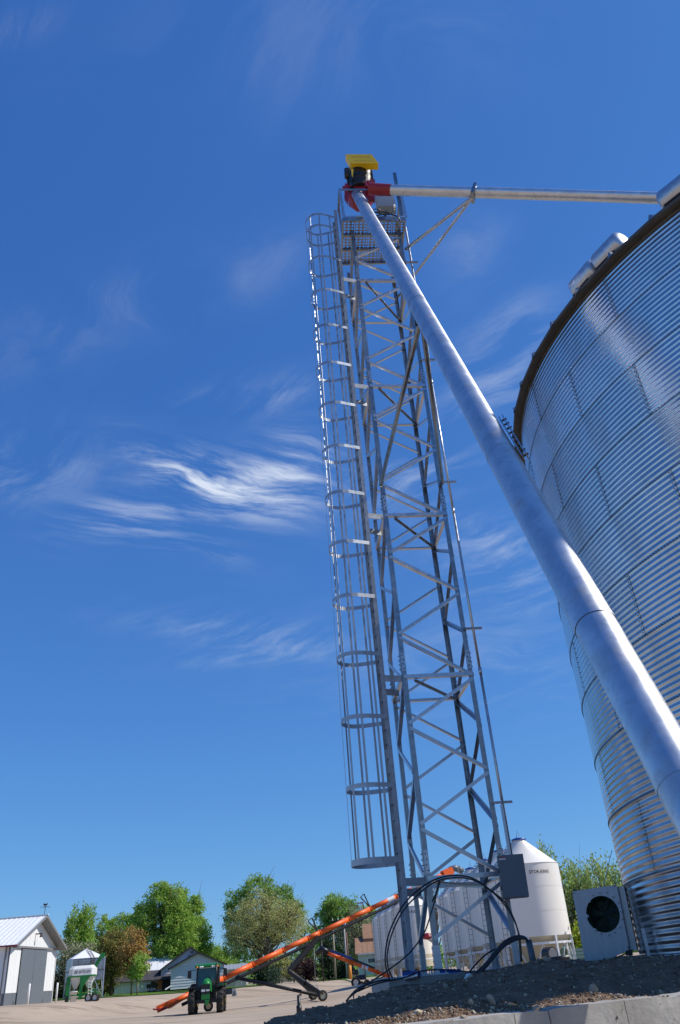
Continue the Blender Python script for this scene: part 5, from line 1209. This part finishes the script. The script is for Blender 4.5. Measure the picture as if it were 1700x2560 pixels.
def shed(name, label, px0, px1, D, zb_, hw, hr_, depth, wallm, roofm, cat='shed', bays=6):
    A = xy(px0, D); B = xy(px1, D); A.z = B.z = zb_; ex_ = (B-A).normalized(); n_ = Vector((ex_.y, -ex_.x, 0)); U = Vector((0, 0, 1)); W_ = (B-A).length
    t = thing(name, label, cat, tuple((A+B)/2))
    for k in range(bays): part('wall_sheet', MB().beam(A.lerp(B, k/bays)+ex_*.01+U*hw/2, A.lerp(B, (k+1)/bays)-ex_*.01+U*hw/2, .08, hw), wallm, t)
    for k in range(bays): a_ = A.lerp(B, k/bays)-(ex_*.3 if k == 0 else ex_*0); b_3 = A.lerp(B, (k+1)/bays)+(ex_*.3 if k == bays-1 else -ex_*.02); part('roof_sheet', MB().prism([a_+U*(hw-.05)+n_*.4, a_+U*(hw+.05)+n_*.4, a_+U*(hw+hr_+.05)-n_*depth/2, a_+U*(hw+hr_-.05)-n_*depth/2], b_3-a_), roofm, t)
    part('rear_roof', MB().prism([A+U*(hw+hr_-.05)-n_*depth/2, A+U*(hw+hr_+.05)-n_*depth/2, A+U*(hw+.05)-n_*depth, A+U*(hw-.05)-n_*depth], B-A), roofm, t)
    for P in (A, B): part('end_wall', MB().prism([P+U*0, P-n_*depth, P-n_*depth+U*hw, P-n_*depth/2+U*(hw+hr_-.1), P+U*(hw-.05)], ex_*.05), wallm, t)
    return t, A, B, ex_, n_
g3 = shed('low_garage', 'low white garage with dark roof and an orange door under the budding trees', 288, 428, 116, 1.52, 1.15, 1.05, 7, siding, shingle, 'garage', 7)
t, A, B, ex_, n_ = g3
part('orange_door', MB().beam(A.lerp(B, .74)+n_*.06+Vector((0, 0, .62)), A.lerp(B, .84)+n_*.06+Vector((0, 0, .62)), .05, 1.0), mat('orange_brown_door', (.60, .19, .02), .6), t); part('dark_opening', MB().beam(A.lerp(B, .84)+n_*.06+Vector((0, 0, .6)), A.lerp(B, .99)+n_*.06+Vector((0, 0, .6)), .05, 1.15), woodd, t)
q = A.lerp(B, .66)+n_*1.5; t = thing('garden_cart', 'black garden cart standing on the lawn before the garage', 'cart', tuple(q))
part('tub', MB().box(q+Vector((0, 0, .55)), (1.2, .7, .4)), blackp, t); part('canopy', MB().box(q+Vector((.2, 0, .85)), (.6, .5, .3)), blackp, t); wheel_parts(t, q+Vector((-.3, -.3, .2)), (0, 1, 0), .22, .12, rimw); wheel_parts(t, q+Vector((.4, -.3, .2)), (0, 1, 0), .22, .12, rimw)
shed('metal_roof_shed', 'long shed with a bright white metal roof glimpsed through the trees', 330, 455, 132, 1.6, 2.4, 1.6, 10, siding, metalroof, 'shed', 8)
shed('grey_quonset', 'grey sided lean-to building right of the tractor behind the orange auger', 563, 614, 116, 1.25, 1.9, .6, 6, mat('grey_siding', (.36, .38, .40), .5, .3), mat('grey_roof', (.40, .42, .44), .5, .3), 'shed', 5)
shed('far_storage_building', 'long tan building with white roof far off beside the road', 690, 768, 165, 1.25, 1.55, .9, 14, tanwall, metalroof, 'building', 7)
t, A, B, ex_, n_ = shed('brown_roof_house', 'pale green house with stepped brown shingle roof left of the far white bins', 898, 962, 112, 1.3, 2.35, 1.9, 9, mat('pale_green_wall', (.50, .58, .52), .7), shingleb, 'house', 5)
p = A.lerp(B, .55)+n_*.08+Vector((0, 0, 1.55)); wo_ = part('window', MB().beam(p-ex_*.6, p+ex_*.6, .06, .6), white, t); part('pane', MB().beam(p-ex_*.5+n_*.04, p+ex_*.5+n_*.04, .03, .46), dglass, wo_)
part('upper_roof', MB().prism([A.lerp(B, .25)+Vector((0, 0, 4.1))-n_*3, A.lerp(B, .25)+Vector((0, 0, 5.9))-n_*6, A.lerp(B, .25)+Vector((0, 0, 3.5))-n_*9, A.lerp(B, .25)+Vector((0, 0, 3.5))-n_*3], (B-A)*.8), shingleb, t); part('eave_board', MB().beam(A+n_*.42+Vector((0, 0, 2.32)), B+n_*.42+Vector((0, 0, 2.32)), .05, .16), white, t)
# parked white car / trailer bits near the house
# ------------------------------------------------------------------ poles, wire, far head frame
def pole(name, label, px_, pytop, D, r, m_, group='poles beyond the yard', arm=False, low=None):
    p = xy(px_, D); z0 = ground(p.x, p.y); tp_ = atD(px_-3, pytop, D); t = thing(name, label, 'pole', (p.x, p.y, z0), group)
    part('shaft', MB().tube([Vector((p.x, p.y, z0-.1)), Vector((p.x, p.y, tp_.z))], [r, r*.75], 8), m_, t, True)
    if arm:
        part('crossarm', MB().beam(Vector((p.x-1.6, p.y, tp_.z-.3)), Vector((p.x+1.0, p.y, tp_.z-.2)), .1, .12), woodd, t)
        for dx_ in (-1.4, -.7, .7): part('insulator', MB().tube([Vector((p.x+dx_, p.y, tp_.z-.25)), Vector((p.x+dx_, p.y, tp_.z+.05))], .06, 6), white, t)
        part('transformer', MB().tube([Vector((p.x+.1, p.y-.3, tp_.z-1.2)), Vector((p.x+.1, p.y-.3, tp_.z-.5))], .2, 10), galv_old, t, True)
    return Vector((p.x, p.y, tp_.z)), t
pole('utility_pole', 'bare tan wooden pole rising behind the second auger, left of the crossarm pole', 839, 2325, 108, .13, woodp)
pt, tpo = pole('utility_pole', 'utility pole with crossarm and transformer in front of the green trees', 868, 2294, 112, .12, mat('grey_pole', (.42, .40, .38), .8), arm=True)
pole('utility_pole', 'reddish wooden pole close right of the crossarm pole', 873, 2330, 110, .11, mat('red_brown_pole', (.20, .10, .07), .8))
pole('light_pole', 'dark yard light pole left of the second auger', 808, 2345, 104, .09, blackp, arm=False)
pole('light_pole', 'thin grey pole behind the elbow of the big auger', 788, 2370, 112, .06, trimg)
p = xy(876, 106); z0 = ground(p.x, p.y); solo('orange_marker', MB().tube([(p.x, p.y, z0), (p.x, p.y, z0+1.35), (p.x, p.y, z0+1.4)], [.2, .19, .05], 10), mat('orange_marker', (.75, .28, .04), .6), 'orange pole guard standing at the foot of the reddish pole', 'marker', smooth=True)
p = xy(906, 135); ztop = atD(902, 2258, 135).z; zlo = atD(902, 2276, 135).z; t = thing('far_head_frame', 'small red frame on top of a far elevator leg above the trees', 'tower', (p.x, p.y, 1.2))
part('mast', MB().tube([Vector((p.x, p.y, 1.2)), Vector((p.x, p.y, zlo))], .35, 8), galv_old, t)
for dx_ in (-.95, .95): part('frame_post', MB().beam(Vector((p.x+dx_, p.y, zlo-.2)), Vector((p.x+dx_-.05, p.y, ztop)), .14, .14), redp, t)
part('frame_top', MB().beam(Vector((p.x-1.1, p.y, ztop)), Vector((p.x+1.0, p.y, ztop+.05)), .16, .16), redp, t); part('frame_floor', MB().beam(Vector((p.x-1.1, p.y, zlo)), Vector((p.x+1.1, p.y, zlo)), .3, .12), redp, t); part('drive', MB().box((p.x-.1, p.y, zlo+.55), (.7, .6, .55)), bluep, t)
wire = MB(); W_a = pt+Vector((.7, 0, .05)); W_b = atD(1010, 2215, 90)
wire.tube([W_a.lerp(W_b, k/10)-Vector((0, 0, 1.6*(k/10)*(1-k/10))) for k in range(11)], .022, 4); solo('power_line', wire, darkm, 'thin overhead power line rising right from the crossarm pole', 'power line', loc=W_a)

# ------------------------------------------------------------------ trees
def tree(name, label, px_, D, h, lobes, n, leaf, lm, bark=barkm, trunk=.28, limbs=7, bare=0.12, cat='tree', group='trees behind the yard', fork=.22, narrow=False, conifer=False, clump=26, spread=.55, seed=None, base=None):
    r_ = np.random.default_rng(seed if seed is not None else int(px_*7+D)); p = xy(px_, D) if base is None else Vector(base); z0 = ground(p.x, p.y)
    t = thing(name, label, cat, (p.x, p.y, z0), group); o = Vector((p.x, p.y, z0))
    tb = MB()
    lean = Vector((r_.normal(0, .02)*h, 0, 0))
    if h > 2.5:
        tb.tube([o-Vector((0, 0, .1)), o+Vector((0, 0, h*fork))+lean*.3, o+Vector((0, 0, h*.55))+lean, o+Vector((0, 0, h*.85))+lean*1.5], [trunk, trunk*.8, trunk*.45, trunk*.1], 8)
        for k in range(limbs):
            L = lobes[k % len(lobes)]; tgt = o+Vector((L[0], L[1], L[2]))+Vector(tuple(r_.normal(0, .3, 3)*Vector((L[3], L[4], L[5]))[0]*.5)) if False else o+Vector((L[0]+r_.normal(0, .35)*L[3], L[1]+r_.normal(0, .35)*L[4], L[2]+r_.uniform(-.2, .7)*L[5]))
            s = o+Vector((0, 0, h*r_.uniform(fork*.8, .6)))+lean*.5; mid = s.lerp(tgt, .5)+Vector((0, 0, -.04*h*r_.random()))
            tb.tube([s, mid, tgt], [trunk*.42, trunk*.25, trunk*.06], 6)
            for q in range(4):
                e = tgt+Vector((r_.normal(0, .5)*L[3], r_.normal(0, .5)*L[4], r_.normal(.25, .45)*L[5])); tb.tube([s.lerp(tgt, r_.uniform(.4, .9)), e], [trunk*.12, trunk*.03], 4, caps=False)
        part('trunk', tb, bark, t, True)
    # leaves
    L = np.array(lobes); vol = L[:, 3]*L[:, 4]*L[:, 5]; pr_ = vol**(.75); pr_ /= pr_.sum()
    nc = max(8, n//clump); idx = r_.choice(len(L), nc, p=pr_)
    d = r_.normal(size=(nc, 3)); d /= np.linalg.norm(d, axis=1)[:, None]; rad = r_.uniform(.35, 1.0, nc)**.55
    if conifer: pass
    wob = 1+.22*np.sin(d[:, 0]*5+idx*2.1)*np.cos(d[:, 2]*4+idx)
    cen = L[idx, :3]+d*L[idx, 3:6]*(rad*wob)[:, None]
    per = np.repeat(np.arange(nc), clump); cs = r_.uniform(.5, 1.25, nc)*spread
    sc_ = np.array([1, 1, .75]) if not narrow else np.array([.6, .6, 1.5])
    pts = cen[per]+r_.normal(size=(len(per), 3))*cs[per][:, None]*sc_*.6
    pts[:, 2] = np.maximum(pts[:, 2], .15)
    a = r_.normal(size=(len(per), 3)); a /= np.linalg.norm(a, axis=1)[:, None]
    if narrow: a[:, 2] = np.abs(a[:, 2])+1.0; a /= np.linalg.norm(a, axis=1)[:, None]
    b = np.cross(a, r_.normal(size=(len(per), 3))); b /= np.linalg.norm(b, axis=1)[:, None]
    s = leaf*r_.uniform(.6, 1.3, len(per))[:, None]
    V = np.stack([pts-a*s*.5, pts+b*s*.32, pts+a*s*.55, pts-b*s*.32], 1).reshape(-1, 3)
    me = bpy.data.meshes.new('crown'); nv = len(V); nf_ = nv//4
    me.vertices.add(nv); me.vertices.foreach_set('co', V.ravel().astype(np.float32)); me.loops.add(nv); me.loops.foreach_set('vertex_index', np.arange(nv, dtype=np.int32))
    me.polygons.add(nf_); me.polygons.foreach_set('loop_start', np.arange(0, nv, 4, dtype=np.int32)); me.polygons.foreach_set('loop_total', np.full(nf_, 4, dtype=np.int32)); me.update(calc_edges=True)
    me.materials.append(lm); co = bpy.data.objects.new('crown', me); link(co, t)
    return t
def ell(*a): return a
# tall poplar left, big cottonwoods
tree('poplar_tree', 'tall upright fresh green poplar between barn and the large cottonwoods', 190, 140, 12, [ell(-.6, 0, 8.6, 1.5, 1.6, 3.2), ell(.9, .4, 9.6, 1.2, 1.4, 3.0), ell(-1.3, .3, 6, 1.3, 1.5, 2.4), ell(1.4, -.2, 5.4, 1.5, 1.5, 2.4), ell(.1, .5, 4.2, 1.8, 1.6, 1.8)], 16150, .28, leaf_fresh, trunk=.3, narrow=True, limbs=10)
tree('cottonwood_tree', 'leafy green cottonwood left of the two tallest peaks', 282, 146, 12.5, [ell(-1.6, 0, 8.8, 2.0, 2, 2.2), ell(1.5, 0, 8.6, 2.6, 2.2, 2.6), ell(-2.2, 0, 6.2, 1.8, 2, 1.9), ell(3.2, .5, 9.8, 1.7, 1.5, 1.8), ell(.5, 0, 6, 2.6, 2, 2.2)], 20400, .28, leaf_fresh, trunk=.35)
tree('cottonwood_tree', 'largest leafy cottonwood, its high rounded top above the garage', 402, 138, 16, [ell(-.8, 0, 12.2, 2.2, 2.2, 2.6), ell(1.6, 0, 11.6, 1.8, 2, 2.4), ell(-2.8, 0, 9.8, 2.4, 2.4, 2.4), ell(2.4, 0, 8.8, 2.8, 2.4, 2.4), ell(-1.6, .3, 6.6, 3.0, 2.4, 2.2), ell(1.6, -.3, 5.8, 2.8, 2.4, 2.0), ell(.2, -.6, 13.6, 1.2, 1.2, 1.4), ell(3.2, 0, 6.2, 2.2, 2, 2)], 32300, .28, leaf_fresh, trunk=.5, limbs=14)
tree('cottonwood_tree', 'tall cottonwood with two pointed tops right of the largest one', 462, 143, 15, [ell(-1.0, 0, 12.0, 1.3, 1.6, 2.8), ell(1.3, 0, 10.8, 1.4, 1.5, 2.6), ell(-1.4, 0, 8.6, 2.0, 2, 2.4), ell(1.8, 0, 7.6, 2.0, 2, 2.4), ell(.2, 0, 5.2, 2.9, 2.2, 2.2), ell(3.0, 0, 5.6, 1.2, 1.5, 1.6)], 24650, .28, leaf_fresh, trunk=.42, limbs=12)
tree('budding_tree', 'olive brown budding tree just right of the square hopper bin', 280, 112, 7.5, [ell(0, 0, 5.4, 1.7, 1.6, 1.8), ell(-.8, 0, 3.8, 1.5, 1.4, 1.7), ell(.9, 0, 4.0, 1.5, 1.4, 1.7), ell(0, 0, 2.4, 1.7, 1.4, 1.3)], 9000, .22, leaf_oliveg, trunk=.22)
tree('birch_tree', 'rusty brown budding birch with twin pale trunks before the garage', 331, 109, 7.2, [ell(0, 0, 5.2, 1.4, 1.3, 1.7), ell(-.7, 0, 3.8, 1.2, 1.2, 1.4), ell(.8, 0, 3.9, 1.2, 1.2, 1.5), ell(.1, 0, 2.5, 1.4, 1.2, .9)], 6500, .20, leaf_brown, bark=barkl, trunk=.13, limbs=10, fork=.3)
tree('young_tree', 'small bright green sapling beside the brown birch', 345, 107, 4.2, [ell(.2, 0, 3.2, .9, .8, 1.0), ell(-.3, 0, 2.3, .9, .8, .7)], 1700, .24, leaf_fresh, bark=barkl, trunk=.10)
tree('budding_tree', 'broad pale olive budding tree in the middle with fine bare twigs', 664, 108, 10.8, [ell(0, 0, 7.9, 3.2, 2.8, 2.6), ell(-2.5, 0, 6.6, 2.3, 2.3, 2.4), ell(2.6, 0, 6.8, 2.4, 2.3, 2.4), ell(-1.6, 0, 4.8, 2.6, 2.4, 1.8), ell(2.0, 0, 4.9, 2.8, 2.4, 1.8), ell(4.0, 0, 6.4, 1.3, 1.4, 1.6), ell(-3.6, 0, 5.0, 1.4, 1.4, 1.6)], 19000, .155, leaf_olive, trunk=.34, limbs=26, clump=16, spread=.6)
tree('cottonwood_tree', 'darker green cottonwood rising behind the pale olive tree', 648, 140, 15.2, [ell(0, 0, 13.2, 2.8, 2.4, 2.3), ell(-3, 0, 11, 2.4, 2.2, 2.5), ell(3.4, 0, 11.6, 2.8, 2.2, 2.2), ell(-3.6, 0, 8.2, 2.0, 2.4, 2.2), ell(5.6, 0, 9.4, 2.0, 2, 2), ell(-2, 0, 5.6, 3.4, 2.4, 2.4), ell(2, 0, 8, 4, 3, 3)], 30600, .28, leaf_mid, trunk=.45, limbs=12)
tree('cottonwood_tree', 'small round green tree in the gap between house and pale olive tree', 540, 165, 7.0, [ell(0, 0, 4.8, 2.6, 2, 1.9), ell(-2, 0, 3.6, 1.8, 2, 1.6), ell(2.2, 0, 3.2, 2.2, 2, 1.8)], 9350, .28, leaf_fresh, trunk=.25)
tree('evergreen_shrub', 'dark evergreen shrub at the foot of the pale olive tree', 651, 106, 2.6, [ell(0, 0, 1.2, 1.2, 1.0, 1.1), ell(.7, 0, .8, .8, .8, .7)], 2600, .22, leaf_dark, trunk=.1, cat='shrub', group='shrubs behind the yard')
tree('evergreen_shrub', 'small rounded spruce right of the pale olive tree trunk', 686, 104, 1.7, [ell(0, 0, .8, .6, .6, .8), ell(0, 0, 1.3, .35, .4, .5)], 1500, .15, mat('blue_green_needles', (.03, .07, .035), .7, island=.4), trunk=.1, cat='shrub', group='shrubs behind the yard')
tree('broadleaf_tree', 'dense green tree behind the crossarm pole', 858, 132, 12, [ell(0, 0, 8.4, 3.0, 2.6, 2.6), ell(-1.6, 0, 5.8, 2.2, 2.2, 2.6), ell(2.2, 0, 6.2, 2.4, 2.2, 2.6), ell(-1.5, 0, 9.2, 1.4, 1.4, 1.4), ell(1.2, 0, 3.6, 2.8, 2.2, 2.0)], 22100, .28, leaf_mid, trunk=.4, limbs=10)
tree('broadleaf_tree', 'half bare brownish tree between crossarm pole and far white bins', 908, 128, 10, [ell(0, 0, 6.8, 2.2, 2, 2.4), ell(-1.8, 0, 5.0, 1.8, 2, 2.2), ell(1.5, 0, 4.6, 1.8, 2, 2.2), ell(0, 0, 3.2, 2.2, 2, 1.6)], 8500, .20, leaf_grey, trunk=.3, limbs=18, clump=14)
tree('broadleaf_tree', 'fresh green tree close left of the far white bins', 938, 137, 10.2, [ell(0, 0, 7.4, 2.0, 2, 2.2), ell(1.6, 0, 5.0, 2.0, 2, 2.8), ell(-1, 0, 5, 2, 2, 2)], 12750, .28, leaf_fresh, trunk=.3)
tree('broadleaf_tree', 'pale young tree in the gap behind the elbow of the big auger', 776, 150, 8.6, [ell(0, 0, 6.2, 1.8, 1.8, 2.0), ell(1.6, 0, 4.6, 1.9, 1.8, 2), ell(-1.2, 0, 3.4, 1.8, 1.6, 1.7)], 6500, .30, leaf_will, trunk=.22)
tree('purple_shrub', 'dark purple leaved shrub behind the big auger elbow', 764, 118, 2.9, [ell(0, 0, 1.6, 1.3, 1.1, 1.1), ell(.8, 0, 1.0, 1, 1, .9)], 2800, .22, leaf_purple, trunk=.1, cat='shrub', group='shrubs behind the yard')
tree('spruce_tree', 'dark spruce standing left of the tan wooden pole', 822, 116, 5.0, [ell(0, 0, 1.2, 1.6, 1.3, 1.1), ell(0, 0, 2.4, 1.2, 1.0, 1.0), ell(0, 0, 3.5, .8, .8, .9), ell(0, 0, 4.4, .4, .4, .7)], 5000, .20, leaf_dark, trunk=.15)
tree('evergreen_shrub', 'low dark hedge shrub between the two tall wooden poles', 856, 114, 1.8, [ell(0, 0, .9, 1.6, 1, .8)], 2200, .2, leaf_dark, trunk=.1, cat='shrub', group='shrubs behind the yard')
tree('evergreen_shrub', 'dark spreading juniper between the barn and square hopper bin', 146, 112, 3.6, [ell(-.4, 0, 1.6, 1.5, 1.2, 1.2), ell(.8, 0, 2.0, 1.3, 1.2, 1.3), ell(0, 0, 1.0, 2, 1.2, .9)], 4500, .24, mat('olive_needles', (.045, .055, .022), .7, island=.5), trunk=.12, cat='shrub', group='shrubs behind the yard')
tree('budding_tree', 'thin greyish budding tree behind the left corner of the square hopper bin', 168, 122, 6.8, [ell(0, 0, 4.8, 1.6, 1.4, 1.6), ell(-.8, 0, 3.3, 1.4, 1.2, 1.4), ell(2, 0, 5.2, 2.4, 1.3, .9)], 5200, .18, leaf_grey, trunk=.16, limbs=14, clump=14)
tree('budding_tree', 'dark olive tree under the square hopper bin right side', 262, 118, 5.2, [ell(0, 0, 3.0, 1.6, 1.2, 1.7), ell(.2, 0, 1.4, 1.8, 1.2, 1.2)], 5000, .22, leaf_oliveg, trunk=.15)
# bushes far along the road and a distant belt of trees
tree('roadside_bush', 'yellow green bush at the right of the pale olive tree trunk', 735, 130, 3.6, [ell(0, 0, 1.8, 2.0, 1.4, 1.4), ell(-2.2, 0, 2.2, 1.6, 1.3, 1.6)], 4200, .26, leaf_olive, trunk=.1, cat='shrub', group='shrubs behind the yard')
belt = []
rb_ = np.random.default_rng(5)
for k in range(46):
    pxk = -260+k*45; D = 230+rb_.uniform(-25, 25); q = xy(pxk, D); belt.append((q.x, q.y, 1.2+rb_.uniform(1.5, 3.2), rb_.uniform(4, 7), 4, rb_.uniform(2.0, 4.0)))
LB = np.array(belt); n = 30000; idx = rb_.integers(0, len(LB), n); d = rb_.normal(size=(n, 3)); d /= np.linalg.norm(d, axis=1)[:, None]
pts = LB[idx, :3]+d*LB[idx, 3:6]*(rb_.uniform(.3, 1, n)**.5)[:, None]; a = rb_.normal(size=(n, 3)); a /= np.linalg.norm(a, axis=1)[:, None]; b = np.cross(a, rb_.normal(size=(n, 3))); b /= np.linalg.norm(b, axis=1)[:, None]
V = np.stack([pts-a*.35, pts+b*.3, pts+a*.35, pts-b*.3], 1).reshape(-1, 3); bb = bpy.data.meshes.new('tree_belt'); bb.from_pydata(V.tolist(), [], [tuple(range(4*i, 4*i+4)) for i in range(n)]); bb.materials.append(leaf_mid)
o = bpy.data.objects.new('far_tree_belt', bb); C.objects.link(o); o['kind'] = 'stuff'; o['label'] = 'distant belt of green trees along the horizon behind the yard'; o['category'] = 'trees'
# right side
gR = 'trees right of the white bins'
tree('willow_tree', 'tall airy willow just right of the nearest white hopper bin cone', 1448, 78, 9, [ell(-1.1, 0, 7.2, 1.0, 1.2, 2.2), ell(-.2, 0, 5.6, 1.7, 1.4, 2.2), ell(.9, 0, 4.0, 1.8, 1.4, 2.0), ell(-1.5, 0, 3.8, 1.6, 1.4, 2.0)], 8500, .22, leaf_will, trunk=.2, narrow=True, limbs=14, clump=16, group=gR)
tree('willow_tree', 'shorter airy willow in the middle between white bin and steel bin', 1512, 80, 8, [ell(-.6, 0, 6.0, 1.2, 1.2, 1.6), ell(.8, 0, 4.8, 1.7, 1.4, 1.8), ell(-1, 0, 3.6, 1.8, 1.4, 1.7), ell(1.6, 0, 3, 1.7, 1.4, 1.6)], 7500, .22, leaf_will, trunk=.2, narrow=True, limbs=12, clump=16, group=gR)
tree('willow_tree', 'willow partly hidden behind the steel bin edge', 1585, 78, 8.4, [ell(-1.2, 0, 6.0, 1.4, 1.2, 1.8), ell(.6, 0, 4.8, 1.8, 1.4, 2.2), ell(-.8, 0, 3.2, 1.8, 1.4, 1.6)], 7000, .22, leaf_will, trunk=.2, narrow=True, limbs=10, clump=16, group=gR)
tree('spruce_tree', 'dark pointed spruce above the fan box', 1492, 62, 5.6, [ell(0, 0, 1.2, 1.5, 1.3, 1.1), ell(0, 0, 2.5, 1.15, 1.0, 1.0), ell(.1, 0, 3.5, .9, .8, .8), ell(0, 0, 4.4, .5, .5, .7)], 6500, .16, leaf_dark, trunk=.16, group=gR)
tree('yellow_green_bush', 'bright yellow green bush directly above the fan box', 1530, 58, 3.9, [ell(0, 0, 2.4, 1.5, 1.0, 1.0), ell(-1.0, 0, 1.6, 1.0, 1, 1.1)], 3800, .20, mat('yellow_green_leaves', (.34, .42, .03), .55, island=.4, trans=.35), trunk=.12, cat='shrub', group=gR)
tree('dark_bush', 'dark shaded bush between nearest white bin and fan box', 1452, 60, 3.9, [ell(.3, 0, 2.1, 1.4, 1.2, 1.3), ell(0, 0, 1.2, 1.5, 1.1, 1.0)], 3800, .20, leaf_dark, trunk=.12, cat='shrub', group=gR)
tree('budding_tree', 'slender tree standing behind the steel bin that shades the nearest white bin', 1700, 52, 7.6, [ell(-.3, 0, 5.6, 1.3, 1.2, 1.6), ell(0, 0, 4, 1.5, 1.3, 1.4)], 2200, .22, leaf_will, trunk=.14, limbs=12, clump=12, group=gR, base=(17.4, 52.4, 0))
tree('bare_tree', 'leafless grey twiggy tree tip behind the white bin roofs', 1105, 110, 11.5, [ell(0, 0, 9.2, 2.4, 1.6, 1.6), ell(0, 0, 6.5, 2, 1.6, 1.6)], 500, .14, leaf_grey, trunk=.22, limbs=30, clump=8, group=gR)
print('objects', len(bpy.data.objects))
